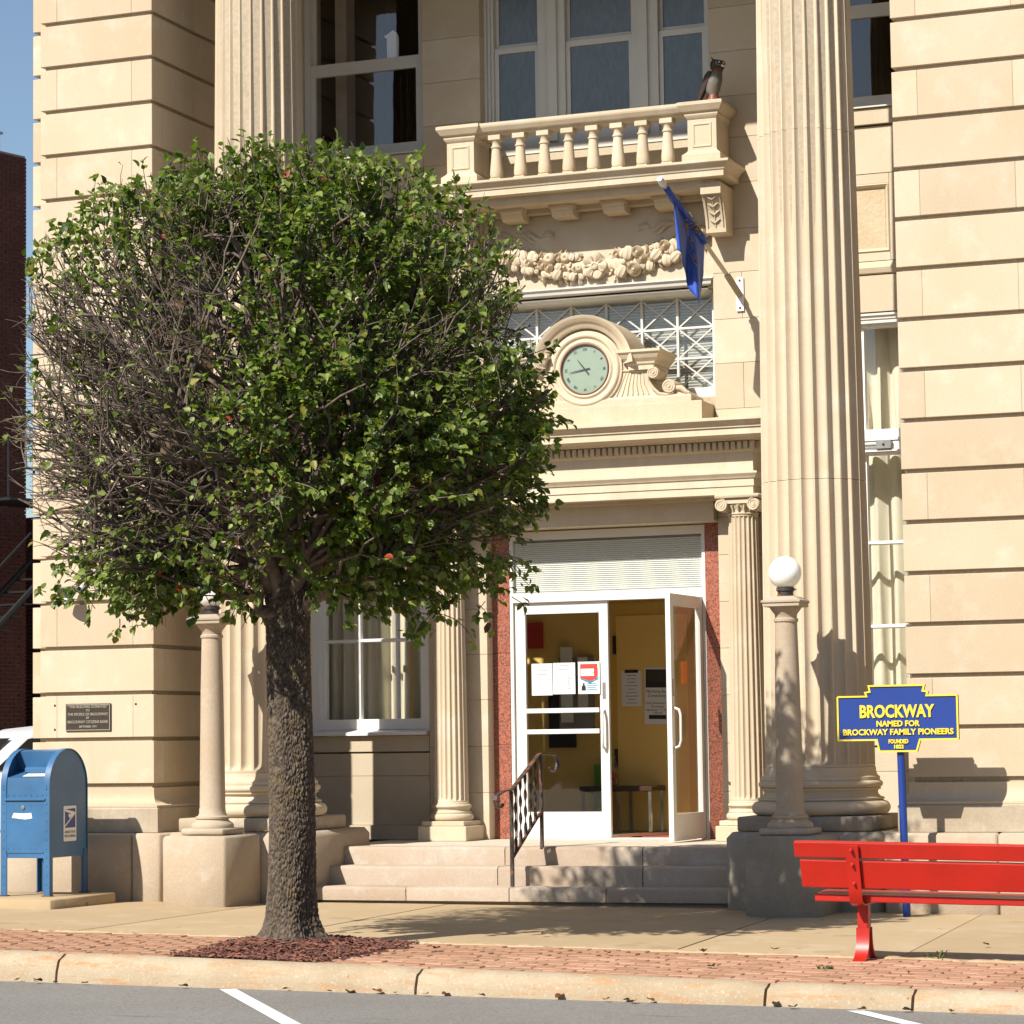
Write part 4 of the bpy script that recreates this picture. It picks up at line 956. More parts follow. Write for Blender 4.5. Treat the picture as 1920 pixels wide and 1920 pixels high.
# ---- table, jar and mat inside
tb = thing('side_table', (-.42, 4.22, .4695), 'low dark topped table with metal legs inside the doorway', 'table')
MB().box(-.45, .30, -.2, .22, .40, .45, .006).build('table_top', M['wood'], tb)
for x in (-.42, -.05, .27):
    for y in (-.17, .19): MB().box(x-.014, x+.014, y-.014, y+.014, 0, .40).build('leg', M['chrome'], tb)
jr = thing('candy_jar', (-.62, 4.2, .4695+.4505), 'clear jar of red sweets on the low table inside the door', 'jar')
MB().lathe(0, 0, [(.05, 0), (.085, .02), (.09, .12), (.085, .20), (.06, .25), (.06, .27)], 20).build('jar_body', M['glass'], jr, smooth=50); MB().lathe(0, 0, [(.065, .272), (.065, .29), (.02, .31), (.015, .335), (.001, .34)], 16).build('lid', M['glass'], jr, smooth=50)
cd = MB(); rr = random.Random(3)
for i in range(60):
    a, r_ = rr.uniform(0, 2*PI), .07*math.sqrt(rr.random()); z = rr.uniform(.02, .13)
    cd.box(r_*math.cos(a)-.014, r_*math.cos(a)+.014, r_*math.sin(a)-.01, r_*math.sin(a)+.01, z, z+.018, .004)
tag(cd.build('sweets', M['redp'], jr), kind='stuff')
tag(MB().box(-.15, .95, 2.9, 4.1, .4695, .478).build('door_mat', M['matred']), 'rust red floor mat inside the open doorway', 'mat')
# things seen through the closed door leaf
rk = thing('brochure_rack', (-.72, 4.54, 1.25), 'grey wall rack with papers seen through the closed glass door', 'rack')
MB().box(-.52, -.16, -.05, .0, .2, .95).build('back', M['grey'], rk); MB().box(-.48, -.36, -.11, -.082, .30, 1.05).build('paper', M['paper'], rk); MB().box(-.30, -.2, -.11, -.082, .45, .95).build('paper', M['paper'], rk); MB().box(-.14, -.02, -.105, -.005, -.55, -.12).build('folder', M['green'], rk)
tag(MB().box(-1.60, -1.42, 4.50, 4.54, 2.30, 2.56).build('notice_board', M['redp']), 'red board high on the wall inside the closed door leaf', 'board')
tag(MB().box(-1.36, -1.08, 4.50, 4.54, 1.30, 2.12).build('inner_window', M['ink']), 'dark inner window behind the notices of the closed door', 'window')
# ---- bronze plaque
pq = thing('plaque', (-4.025, 0, 1.515), 'small dark bronze dedication plaque on the left pier', 'plaque')
MB().box(-.23, .23, -.016, 0, 0, .243, .004).build('plate', M['bronze'], pq)
MB().frame(-.225, .225, .005, .238, .007, -.020, -.014).build('border', M['bronzeletter'], pq)
for s_, z, sz in (('“THIS BUILDING DONATED”', .215, .034), ('TO', .182, .030), ('THE PEOPLE OF BROCKWAY', .147, .034), ('BY', .115, .030), ('BROCKWAY CITIZENS BANK', .080, .034), ('SEPTEMBER 1974', .038, .026)):
    text(s_, sz, (0, -.0175, z), M['bronzeletter'], pq, ext=.0015, sx=.93, bold=.0006)
# ---- security light on the left pier
fl = thing('floodlight', (-4.10, 0, 2.78), 'grey cone shaped floodlight on the left pier among the leaves', 'light')
MB().lathe_y(.0, .0, [(.04, 0), (.04, -.03), (.02, -.035)], 16).build('bracket', M['steel'], fl)
h = MB(); h.lathe(0, 0, [(.0005, 0), (.035, .005), (.05, .05), (.075, .12), (.08, .15), (.07, .145), (.03, .06)], 20); h = h.build('lamp_head', M['steel'], fl, smooth=50); h.location = (-.02, -.07, 0); h.rotation_euler = (R(118), 0, R(-25))
# ---- lamp standards on their pedestals
def lamp(x, y, zb, label, globe_y=0):
    t = thing('lamp_standard', (x, y, zb), label, 'lamp', 'globe lamps flanking the steps')
    MB().box(-.20, .20, -.20, .20, 0, .055, .012).build('base_plate', M['limedirty'], t, smooth=50)
    zs_ = lambda pr: [(r*.96, z if z < .2 else .2+(z-.2)*.935) for r, z in pr]
    MB().lathe(0, 0, zs_([(.185, .056), (.188, .075), (.178, .095), (.150, .112), (.138, .125), (.150, .135), (.150, .150), (.128, .158), (.118, .18), (.1135, .22), (.108, .7), (.100, 1.3), (.090, 1.755), (.100, 1.765), (.100, 1.785), (.088, 1.795), (.092, 1.825), (.118, 1.86), (.135, 1.885)]), 40).build('shaft', M['sand'], t, smooth=40)
    MB().ring(-.135, .135, -.135, .135, [(p, .2+(z-.2)*.935) for p, z in [(.0, 1.885), (.012, 1.89), (.012, 1.918), (.022, 1.922), (.022, 1.938), (-.03, 1.965), (-.05, 1.975)]]).build('abacus', M['limedirty'], t)
    MB().lathe(0, 0, [(r, z-.122) for r, z in [(.075, 1.97), (.075, 1.985), (.062, 1.99), (.062, 2.02), (.072, 2.025), (.072, 2.05), (.06, 2.055)]], 20).build('collar', M['iron'], t, smooth=40)
    for a in (0, 2.1, 4.2): MB().tube([(.065*math.cos(a), .065*math.sin(a), 1.913), (.09*math.cos(a), .09*math.sin(a), 1.913)], .006, 6).build('thumb_screw', M['steel'], t)
    MB().lathe(0, 0, [(.06, 1.922)]+[(max(.0005, .130*math.cos(a)), 2.047+.130*math.sin(a)) for a in [R(-66+i*156/20) for i in range(21)]], 40).build('globe', M['globe'], t, smooth=179)
    return t
def pedestal(x0, x1, y0, y1, label, mat):
    b = MB(); n_ = 4
    o = MB().box(x0, x1, y0, y1, -.12, .618, .024).build('lamp_pedestal', M[mat], smooth=60)
    return tag(o, label, 'pedestal', 'stone lamp pedestals')
pedestal(-2.840, -2.243, -.84, -.17, 'tan sandstone block under the left lamp, near the mailbox', 'sand')
pedestal(2.256, 2.848, -.84, -.17, 'grey stained stone block under the right lamp, behind the red bench', 'limegrime')
lamp(-2.50, -.565, .623, 'left stone lamp post, its white globe hidden by tree leaves'); lamp(2.555, -.565, .618, 'right stone lamp post with white globe in front of the right column')
for u, y in ((-2.86, -.12),):
    tag(MB().box(u-.14, u+.14, y-.05, y+.05, .624, .655, .006).build('brick_piece', M['paver']), 'flat red brick lying beside the left lamp base', 'brick')
# ---- wrought iron handrail on the steps
hr = thing('handrail', (-.05, .22, .156), 'rusty wrought iron handrail with twisted balusters on the steps', 'handrail')
A_, B_ = Vector((-.04, 0, 0)), Vector((.04, .50, .235)); D_ = B_-A_
def along(t, z): return (A_.x+D_.x*t, A_.y+D_.y*t, z)
MB().box(A_.x-.014, A_.x+.014, -.014, .014, 0, .80).build('post', M['iron'], hr); MB().box(B_.x-.014, B_.x+.014, .486, .514, .225, 1.10).build('post', M['iron'], hr)
def flat(b, pts, w, t):
    pts = [Vector(p) for p in pts]; rings = []
    side_ = Vector((D_.y, -D_.x, 0)).normalized()
    for i, p in enumerate(pts):
        tg = (pts[min(i+1, len(pts)-1)]-pts[max(i-1, 0)]).normalized(); n_ = tg.cross(side_).normalized()
        rings.append([p+side_*w+n_*t, p-side_*w+n_*t, p-side_*w-n_*t, p+side_*w-n_*t])
    b.loft(rings, True, True, True)
tr = MB(); dh = Vector((D_.x, D_.y, 0)); dn = dh.normalized()
sc1 = [Vector((A_.x, A_.y, .80))-dn*(.20)+Vector((0, 0, -.07))+(dn*math.cos(a)*-1+Vector((0, 0, 1))*math.sin(a))*.065 for a in [R(-150+i*30) for i in range(8)]]
sc2 = [Vector((B_.x, B_.y, 1.10))+dn*.22+Vector((0, 0, -.075))+(dn*math.cos(a)+Vector((0, 0, 1))*math.sin(a))*.072 for a in [R(90-i*30) for i in range(9)]]
flat(tr, sc1[:-1]+[Vector((A_.x, A_.y, .805))-dn*.12, Vector((A_.x, A_.y, .808)), Vector((B_.x, B_.y, 1.10))-dn*.04, Vector((B_.x, B_.y, 1.108))]+sc2, .019, .006)
tr.build('top_rail', M['iron'], hr)
bt = MB(); flat(bt, [along(0, .235), along(.94, .60), along(1, .60)], .014, .006); bt.build('bottom_rail', M['iron'], hr)
for i in range(5):
    t_ = (i+.8)/6.1; z0 = .245+t_*.37; z1 = .80+t_*.30; b = MB(); rings = []
    c = Vector(along(t_, 0))
    for k in range(33):
        s_ = k/32; tw = min(max((s_-.1)/.8, 0), 1)*PI*3; w = .011; z = z0+(z1-z0)*s_
        rings.append([(c.x+w*math.sqrt(2)*(.35 if j % 2 else 1)*math.cos(tw+j*PI/2), c.y+w*math.sqrt(2)*(.35 if j % 2 else 1)*math.sin(tw+j*PI/2), z) for j in range(4)])
    b.loft(rings, True, True, True).build('twisted_baluster', M['iron'], hr, smooth=50)
# ---- mailbox
mbx = thing('mailbox', (-3.965, -.85, .126), 'blue steel street mailbox with rounded top at the left edge', 'mailbox')
w, d, r_ = .228, .31, .31; top = 1.232; zc = top-r_; zb = .32
prof = [(-d, zb), (-d, zc)]+[(-r_*math.cos(a), zc+r_*math.sin(a)) for a in [R(9*i) for i in range(1, 20)]]+[(d, zc), (d, zb)]
op0, op1 = R(14), R(72)     # mail chute opening in the curved front
sh = MB()
prof_front = [(-d, zb), (-d, zc), (-r_*math.cos(op0), zc+r_*math.sin(op0))]
prof_back = [(-r_*math.cos(a), zc+r_*math.sin(a)) for a in [op1+(PI-op1)*i/16 for i in range(17)]]+[(d, zb)]
for pf in (prof_front, prof_back):
    n_ = len(pf); sh.v += [(-w, y, z) for y, z in pf]+[(w, y, z) for y, z in pf]; o0 = len(sh.v)-2*n_
    sh.f += [(o0+i, o0+i+1, o0+n_+i+1, o0+n_+i) for i in range(n_-1)]
for sx in (-w, w):
    n_ = len(prof); o0 = len(sh.v); sh.v += [(sx, y, z) for y, z in prof]; sh.f.append(tuple(range(o0, o0+n_)))
sh.add([(-w, -d, zb), (w, -d, zb), (w, d, zb), (-w, d, zb)], [(0, 1, 2, 3)])
body = sh.build('body', M['mailblue'], mbx, smooth=35)
ht = MB(); y0_, z0_ = -r_*math.cos(op0), zc+r_*math.sin(op0); y1_, z1_ = -r_*math.cos(op1), zc+r_*math.sin(op1)
ht.add([(-w, y0_, z0_), (w, y0_, z0_), (w, -.06, z0_+.055), (-w, -.06, z0_+.055)], [(0, 1, 2, 3)]); ht.add([(-w, -.06, z0_+.055), (w, -.06, z0_+.055), (w, y1_, z1_), (-w, y1_, z1_)], [(0, 1, 2, 3)])
ht.build('mail_chute', M['mailblue'], mbx); MB().box(-.08, .20, -.20, -.17, z0_+.035, z0_+.085, .01).build('chute_handle', M['mailblue'], mbx)
MB().add([(-.05, y0_+.02, z0_+.010), (.20, y0_+.02, z0_+.010), (.20, -.16, z0_+.038), (-.05, -.16, z0_+.038)], [(0, 1, 2, 3)]).build('label_strip', M['paper'], mbx)
for sx in (-1, 1):
    rb = MB(); rr = []
    for y, z in [(-d-.008, .0)]+[(-d-.008, zb+.1), (-d-.008, zc)]+[(-(r_+.008)*math.cos(a), zc+(r_+.008)*math.sin(a)) for a in [R(10*i) for i in range(1, 18)]]+[(d+.008, zc), (d+.008, .0)]:
        rr.append([(sx*(w+.010), y, z), (sx*(w-.045), y, z), (sx*(w-.045), y*.985, z-.004), (sx*(w+.010), y*.985, z-.004)])
    rb.loft(rr, True, True, True); rb.build('corner_rib', M['mailblue'], mbx, smooth=40)
    for sy in (-1, 1):
        MB().prism_z([(sx*(w+.008), sy*(d+.006)), (sx*(w-.05), sy*(d+.006)), (sx*(w-.05), sy*(d-.002)), (sx*w, sy*(d-.002)), (sx*w, sy*(d-.05)), (sx*(w+.008), sy*(d-.05))], 0.002, zb+.06).build('leg', M['mailblue'], mbx)
        MB().box(sx*(w-.06), sx*(w+.03), sy*(d-.03), sy*(d+.025), 0, .008).build('foot', M['iron'], mbx)
MB().box(-.20, .20, -d-.02, -d-.002, .80, .822, .006).build('door_lip', M['mailblue'], mbx); MB().box(-.195, .195, -d-.006, -d-.001, .36, .79, .003).build('collection_door', M['mailblue'], mbx)
MB().lathe_y(-.02, .745, [(.018, -d-.006), (.018, -d-.014), (.0005, -d-.016)], 14).build('lock', M['steel'], mbx)
lb = MB(); lb.prism_y([(-.13, .66), (.0, .645), (.07, .655), (.06, .70), (-.02, .695), (-.11, .70)], -d-.0075, -d-.0065); lb.build('torn_label', M['slatm'], mbx)
rv = MB()
for sx in (-1, 1):
    for i in range(14): rv.lathe_y(sx*(w-.02), .10+.075*i if i < 12 else .9, [(.0055, -d-.009), (.004, -d-.013), (.0003, -d-.014)], 6)
for i in range(7):
    for z in (.40, .765, .85): rv.lathe_y(-.165+.055*i, z, [(.004, -d-.006), (.003, -d-.010), (.0003, -d-.011)], 6)
rv.build('rivets', M['mailblue'], mbx)
lg = MB(); 
yl, zl = -.02, .575
def rrect(yc, zc_, hw, hh, r_=.014):
    out = []
    for cx_2, cz_2, a0 in ((hw-r_, hh-r_, 0), (-hw+r_, hh-r_, 90), (-hw+r_, -hh+r_, 180), (hw-r_, -hh+r_, 270)):
        out += [(yc+cx_2+r_*math.cos(R(a0+i*30)), zc_+cz_2+r_*math.sin(R(a0+i*30))) for i in range(4)]
    return out
MB().prism_x(rrect(.03, .60, .105, .15), w+.001, w+.0035).build('emblem_plate', M['paper'], mbx)
MB().prism_x([(-.055, .565), (-.055, .72), (.118, .73), (.118, .565)], w+.003, w+.0045).build('emblem_field', M['navy'], mbx)
MB().prism_x([(-.055, .572), (.10, .672), (.118, .69), (.09, .70), (-.05, .722), (-.055, .705), (.055, .682), (-.0, .68), (.015, .645), (.06, .660), (-.055, .585)][0:11], w+.0045, w+.0055).build('eagle_head', M['paper'], mbx)
for s_, z in (('UNITED STATES', .528), ('POSTAL SERVICE', .493)): text(s_, .031, (w+.0046, .03, z), M['ink'], mbx, (PI/2, 0, PI/2), .0004, sx=.78)
pad = MB().box(-4.9, -3.47, -1.58, -.50, -.12, .125, .012).build('mailbox_pad', M['concrete'], smooth=50); tag(pad, 'rough concrete pad under the blue mailbox', 'concrete pad')
# ---- keystone town sign
sg_ = thing('town_sign', (3.445, -.60, gz(3.44, -.6)), 'blue keystone town sign with yellow lettering on a blue post', 'sign')
zz0 = -gz(3.44, -.6)
K = [(-.478, 1.340), (-.174, 1.340), (-.155, 1.252), (.145, 1.252), (.172, 1.340), (.462, 1.340), (.469, 1.348), (.469, 1.678), (.460, 1.688), (.235, 1.688), (.243, 1.716), (.205, 1.722), (.218, 1.768), (-.234, 1.768), (-.224, 1.722), (-.262, 1.716), (-.252, 1.688), (-.470, 1.688), (-.480, 1.678), (-.480, 1.350)]
MB().prism_y([(x, z+zz0) for x, z in K], -.022, .0).build('sign_plate', M['navy'], sg_)
edge = MB(); n_ = len(K); cxk = 0
ins = []
for i in range(n_):
    p0, p1, p2 = Vector(K[i-1]), Vector(K[i]), Vector(K[(i+1) % n_]); e1 = (p1-p0).normalized(); e2 = (p2-p1).normalized()
    n1, n2 = Vector((-e1.y, e1.x)), Vector((-e2.y, e2.x)); bs = (n1+n2); bs = bs/max(.3, bs.length_squared)*2
    ins.append(p1+bs*.013)
o0 = 0
for i in range(n_):
    j = (i+1) % n_; a, b_, c, e = Vector(K[i]), Vector(K[j]), ins[j], ins[i]
    edge.add([(a.x, -.031, a.y+zz0), (b_.x, -.031, b_.y+zz0), (c.x, -.031, c.y+zz0), (e.x, -.031, e.y+zz0), (a.x, .004, a.y+zz0), (b_.x, .004, b_.y+zz0), (c.x, -.022, c.y+zz0), (e.x, -.022, e.y+zz0)], [(0, 1, 2, 3), (0, 4, 5, 1), (3, 2, 6, 7)])
edge.build('raised_border', M['yellow'], sg_)
for s_, z, sz, x, sx in (('BROCKWAY', 1.560, .132, -.012, .585), ('NAMED FOR', 1.468, .060, -.002, .340), ('BROCKWAY FAMILY PIONEERS', 1.404, .062, -.003, .865), ('FOUNDED', 1.332, .042, 0, .155), ('1822', 1.292, .038, 0, .076)):
    text(s_, sz, (x, -.027, z+zz0), M['yellow'], sg_, ext=.005, bold=.0045 if sz > .1 else .0020, width=sx)
MB().tube([(.02, .028, -.1), (.0, .022, zz0+1.60)], .030, 16).build('post', M['navy'], sg_, smooth=60)
# ---- red bench seen from behind
bn = thing('park_bench', (3.64, -4.37, gz(4.6, -4.2)), 'red painted slatted street bench facing the building at right', 'bench')
LB = 2.1; gzb = gz(4.6, -4.2); Hb = lambda z: z-gzb; slope = -.018
def plank(name, x0, x1, y0, z0, y1, z1, th, mat='red'):
    # plank whose broad face runs from (y0,z0) to (y1,z1)
    v = Vector((y1-y0, z1-z0)); n_ = Vector((-v.y, v.x)).normalized()*th; b = MB()
    q = [(y0, z0), (y1, z1), (y1+n_.x, z1+n_.y), (y0+n_.x, z0+n_.y)]; rings = []
    for i in range(9):
        x = x0+(x1-x0)*i/8; e = .004 if i in (0, 8) else 0
        rings.append([(x, y, Hb(z)+slope*x+random.uniform(-.0015, .0015)) for y, z in q])
    b.loft(rings, True, True, True); o = b.build(name, M[mat], bn); bv = o.modifiers.new('bevel', 'BEVEL'); bv.width = .006; bv.segments = 2; return o
plank('back_slat', .0, LB, .045, .612, .020, .714, -.04); plank('back_slat', .03, LB, .100, .420, .052, .598, -.04)
for i, y in enumerate((.16, .285, .41)): plank('seat_slat', .095-.01*i, LB-.02, y, .378+.004*i, y+.115, .382+.004*i, -.045)
def support(x):
    st = MB(); path = [(.008, .700), (.030, .60), (.078, .425), (.088, .365), (.11, .33), (.16, .315), (.50, .322)]
    rings = []
    for i, (y, z) in enumerate(path):
        p0, p2 = Vector(path[max(i-1, 0)]), Vector(path[min(i+1, len(path)-1)]); tg = (p2-p0).normalized(); n_ = Vector((-tg.y, tg.x))*.006
        zz = lambda q: Hb(q)+slope*x
        rings.append([(x-.042, y-n_.x-.004, zz(z-n_.y)), (x+.042, y-n_.x-.004, zz(z-n_.y)), (x+.042, y+n_.x-.004, zz(z+n_.y)), (x-.042, y+n_.x-.004, zz(z+n_.y))])
    st.loft(rings, True, True, True); s = st.build('back_strap', M['red'], bn, smooth=40)
    for y, z in ((-.002, .668), (.026, .575), (.064, .455)):
        b = MB().lathe_y(0, 0, [(.012, .004), (.012, -.008), (.009, -.010), (.009, -.022), (.0004, -.023)], 8).build('bolt', M['red'], bn); b.location = (x, y-.004, Hb(z)+slope*x)
    lg_ = MB(); gl_ = gz(3.64+x, -4.1)-gzb
    lg_.box(x-.035, x+.035, .24, .325, gl_+.17, Hb(.316)+slope*x, .006)
    for s_, ln in ((-1, .165), (1, .165)):
        yc = .28; rr = []
        for k in range(9):
            t_ = k/8; y = yc+s_*(.045+(ln-.045)*t_**2.4); z = .20*(1-t_)**1.5+.006
            rr.append([(x-.042, y, gl_+z), (x+.042, y, gl_+z), (x+.042, y-s_*(.016 if k < 8 else .0), gl_+max(0, z-.012)), (x-.042, y-s_*(.016 if k < 8 else .0), gl_+max(0, z-.012))])
        lg_.loft(rr, True, True, True)
    lg_.build('leg', M['red'], bn, smooth=40)
support(.385); support(LB-.39)
# ---- flag on a wall pole
fb = Vector((1.385, 2.285, 5.385)); ft = Vector((1.113, .90, 6.177)); fd = (ft-fb)
fg = thing('flag', fb, 'furled blue flag on a pole leaning out below the balcony', 'flag')
MB().box(-.035, .035, -.004, .014, -.165, .14).build('wall_plate', M['white'], fg)
for z in (.115, -.135): MB().lathe_y(0, z, [(.012, -.004), (.010, -.012), (.0004, -.013)], 8).build('screw', M['iron'], fg)
MB().tube([(0, 0, -.02), tuple(fd*.18)], .030, 14).build('socket', M['limedirty'], fg, smooth=60)
MB().tube([tuple(fd*.10), tuple(fd*.985)], [.021, .017], 12).build('pole', M['ply'], fg, smooth=60)
cap_ = MB().lathe(0, 0, [(.026, 0), (.034, .01), (.034, .04), (.028, .055), (.03, .065), (.026, .085), (.0005, .095)], 16).build('finial', M['white'], fg, smooth=50)
cap_.location = fd*.97; cap_.rotation_mode = 'QUATERNION'; cap_.rotation_quaternion = fd.normalized().to_track_quat('Z', 'Y')
rol = MB(); rr = []; axq = fd.normalized(); e1 = axq.orthogonal().normalized(); e2 = axq.cross(e1)
for k in range(41):
    t_ = .46+.49*k/40; ring_ = []
    for j in range(20):
        a = 2*PI*j/20; rad_ = (.040-.012*k/40)*(1+.13*math.sin(5*a+t_*26)+.07*math.sin(3*a-t_*47))*(.55 if k in (0, 40) else 1)
        ring_.append(fd*t_+(e1*math.cos(a)+e2*math.sin(a))*rad_)
    rr.append(ring_)
rol.loft(rr, True, True, True); rol = rol.build('rolled_cloth', M['flag'], fg, smooth=70)
gd = MB(); rg_ = random.Random(11)
for k in range(26):
    t_ = .56+.14*rg_.random(); a = rg_.uniform(0, 2*PI); pts = []
    for s_ in range(6):
        a2 = a+s_*.25; tt = t_+.006*math.sin(s_*2.2); pts.append(fd*tt+(e1*math.cos(a2)+e2*math.sin(a2))*.0445)
    gd.tube(pts, .0042, 5)
gd.build('gold_embroidery', M['gold'], fg, smooth=60)
cl = MB(); nu, nv = 24, 18
up_ = Vector((.0, .0, 1.0)); acr = (fb-ft).normalized()
rows_ = []
for j in range(nv+1):
    v = j/nv; row = []
    for i in range(nu+1):
        s_ = i/nu; base = fd*(.86-.40*s_)
        ln = .44+(.20*(s_-.25)/.5 if .25 < s_ < .75 else (0 if s_ <= .25 else .20)) - (.42*(s_-.75)/.25 if s_ > .75 else 0)
        shrink = 1-.12*v; px = (s_-.5)*shrink+.5
        base2 = fd*(.86-.40*px)
        fold = .045*v**.7*math.sin(s_*9+.8)+.02*v*math.sin(s_*21)
        q = base2*(1-.0)+Vector((fold*.8, -fold, 0)); q.z = base.z*(1-.25*v)+base2.z*.25*v-ln*v*1.05
        row.append(q)
    rows_.append(row)
cl.loft(rows_, False); clo = cl.build('hanging_cloth', M['flag'], fg, smooth=179, fix=False); so = clo.modifiers.new('solid', 'SOLIDIFY'); so.thickness = .003
em = MB()
for (s0, v0) in ((.42, .10), (.55, .22), (.62, .42)):
    pts = []
    for k in range(8):
        s_ = s0+.05*math.sin(k*1.1); v = v0+.018*k; i = min(nu-1, int(s_*nu)); j = min(nv-1, int(v*nv)); q = rows_[j][i].lerp(rows_[j+1][i+1], .5); pts.append(q+Vector((.006, -.010, 0)))
    em.tube(pts, .004, 5)
em.build('cloth_emblem', M['gold'], fg)
# ---- plastic owl on the balcony
ow = thing('owl_decoy', (1.235, 2.0, 7.079), 'brown plastic owl decoy perched on the balcony corner', 'owl decoy', rz=R(-25))
def blob(name, mat, rings_, lean=(0, 0)):
    b = MB(); rr = []
    for (cx, cy, cz, rx, ry) in rings_: rr.append([(cx+rx*math.cos(2*PI*j/20), cy+ry*math.sin(2*PI*j/20), cz) for j in range(20)])
    b.loft(rr, True, True, True); return b.build(name, M[mat], ow, smooth=60)
blob('perch', 'owlred', [(.02, 0, 0, .075, .07), (.025, 0, .02, .07, .065), (.03, 0, .05, .05, .05), (.03, 0, .075, .045, .045)])
blob('body', 'owlgrey', [(.035, .0, .06, .035, .04), (.025, 0, .10, .062, .06), (.03, 0, .15, .074, .07), (.045, 0, .20, .076, .072), (.06, 0, .245, .066, .064), (.075, 0, .275, .05, .05), (.08, 0, .29, .035, .035)])
for sy in (-1, 1):
    wg = MB(); rr = []
    for (cx, cz, hx, hz) in ((.05, .27, .030, .02), (.025, .235, .055, .05), (-.005, .18, .065, .05), (-.035, .12, .055, .05), (-.07, .055, .035, .04), (-.10, .0, .012, .02)):
        rr.append([(cx+hx*math.cos(a), sy*(.058+.022*math.cos(a)*0+.014*(1-abs(math.cos(a)))), cz+hz*.6*math.sin(a)) for a in [2*PI*j/14 for j in range(14)]])
    wl_ = MB(); pts = [(.07, .275), (.055, .22), (.02, .16), (-.02, .10), (-.07, .03), (-.11, -.02), (-.105, .03), (-.075, .10), (-.045, .18), (-.01, .245), (.03, .285)]
    wl_.prism_y(pts, sy*.045, sy*.078); o = wl_.build('wing', M['owlbrown'], ow); bv = o.modifiers.new('b', 'BEVEL'); bv.width = .012; bv.segments = 3
MB().prism_y([(-.03, .12), (.02, .09), (-.02, .02), (-.09, -.03), (-.10, .0)], -.05, .05).build('tail', M['owlbrown'], ow)
MB().prism_y([(-.05, .18), (-.0, .26), (.04, .285), (.0, .20), (-.04, .10), (-.09, .02)], -.06, .06).build('back', M['owlbrown'], ow)
blob('neck', 'owlred', [(.078, 0, .272, .05, .05), (.085, 0, .29, .052, .055), (.085, 0, .31, .05, .055)])
blob('head', 'owlbrown', [(.085, 0, .285, .045, .05), (.088, 0, .31, .062, .066), (.088, 0, .34, .064, .07), (.088, 0, .365, .056, .066), (.088, 0, .38, .03, .05)])
for sy in (-1, 1):
    b = MB(); b.loft([[(.09+.014*math.cos(a), sy*.045+.016*math.sin(a), .37) for a in [2*PI*j/8 for j in range(8)]], [(.085+.002*math.cos(a), sy*.085+.002*math.sin(a), .40) for a in [2*PI*j/8 for j in range(8)]]], True, True, True); b.build('ear_tuft', M['owlbrown'], ow)
    e = MB().lathe_y(0, 0, [(.026, .012), (.026, -.006), (.018, -.009), (.0004, -.009)], 16).build('eye_ring', M['owlgrey'], ow); e.location = (.135, sy*.028-.012, .345); e.rotation_euler = (0, 0, R(62))
    e = MB().lathe_y(0, 0, [(.015, .0), (.015, -.012), (.0004, -.014)], 14).build('eye', M['ink'], ow); e.location = (.139, sy*.028-.014, .345); e.rotation_euler = (0, 0, R(62))
    e = MB().lathe_y(0, 0, [(.007, .0), (.007, -.016), (.0004, -.017)], 10).build('pupil', M['paper'], ow); e.location = (.140, sy*.028-.015, .347); e.rotation_euler = (0, 0, R(62))
bk = MB().loft([[(.145+.0*j, .022*math.cos(a), .325+.014*math.sin(a)) for j, a in enumerate([2*PI*k/8 for k in range(8)])], [(.168, .008*math.cos(a), .312+.006*math.sin(a)) for a in [2*PI*k/8 for k in range(8)]]], True, True, True); bk.build('beak', M['paper'], ow)
# ================================================================ THE TREE
TX, TY = .175, -4.55; TZ = gz(TX, TY)+.035
tree = thing('street_tree', (0, 0, 0), 'rounded ornamental pear tree with a thinning, twiggy left side by the kerb', 'tree')
CR = np.array([math.cos(YAW), math.sin(YAW), 0]); CF = np.array([-math.sin(YAW), math.cos(YAW), 0])   # sideways and depth axes of the crown
# trunk with furrowed bark
def trunk_r(z):
    return np.interp(z, [0, .06, .16, .40, 1.0, 1.6, 2.1, 2.35], [.232, .196, .170, .158, .152, .147, .143, .150])
nth, nz = 190, 360
zz_ = np.linspace(-.08, 2.42, nz); th = np.linspace(0, 2*np.pi, nth, endpoint=False)
cells = np.stack([rng.uniform(0, 2*np.pi*.2, 6500), rng.uniform(-.1, 2.6, 6500)*.34], 1)   # stretched cells make vertical plates
TH, ZZ = np.meshgrid(th, zz_); q = np.stack([(TH*.2).ravel(), (ZZ*.34).ravel()], 1)
per = 2*np.pi*.2
warp = .006*np.sin(q[:, 1]*60)+.004*np.sin(q[:, 1]*131+q[:, 0]*30)
qw = q.copy(); qw[:, 0] += warp
d1 = np.full(len(q), 9.0); d2 = np.full(len(q), 9.0)
order = np.argsort(cells[:, 1]); cells = cells[order]
for i in range(0, len(q), nth):
    sl_ = slice(i, i+nth); zc_ = q[i, 1]; lo, hi = np.searchsorted(cells[:, 1], [zc_-.05, zc_+.05]); cc = cells[lo:hi]
    dx = np.abs(qw[sl_, 0][:, None]-cc[None, :, 0]) % per; dx = np.minimum(dx, per-dx); dd = np.sqrt(dx**2+(qw[sl_, 1][:, None]-cc[None, :, 1])**2)
    dd.partition(1, axis=1); d1[sl_] = dd[:, 0]; d2[sl_] = dd[:, 1]
ridge = np.clip((d2-d1)/.0065, 0, 1).reshape(nz, nth)
rad = trunk_r(ZZ)*(1+.05*np.sin(3*TH+ZZ*1.1)+.03*np.sin(5*TH-ZZ*2))*(1+.28*np.exp(-ZZ/.13)*np.maximum(0, np.sin(2.5*TH+1)))+.015*(ridge-.6)
leanx = -.02+.015*ZZ+.010*np.sin(ZZ*2.1)
vx = TX+leanx+rad*np.cos(TH); vy = TY+.01*np.sin(ZZ*1.7)+rad*np.sin(TH); vz = TZ+ZZ
me = bpy.data.meshes.new('trunk'); verts = np.stack([vx, vy, vz], 2).reshape(-1, 3)
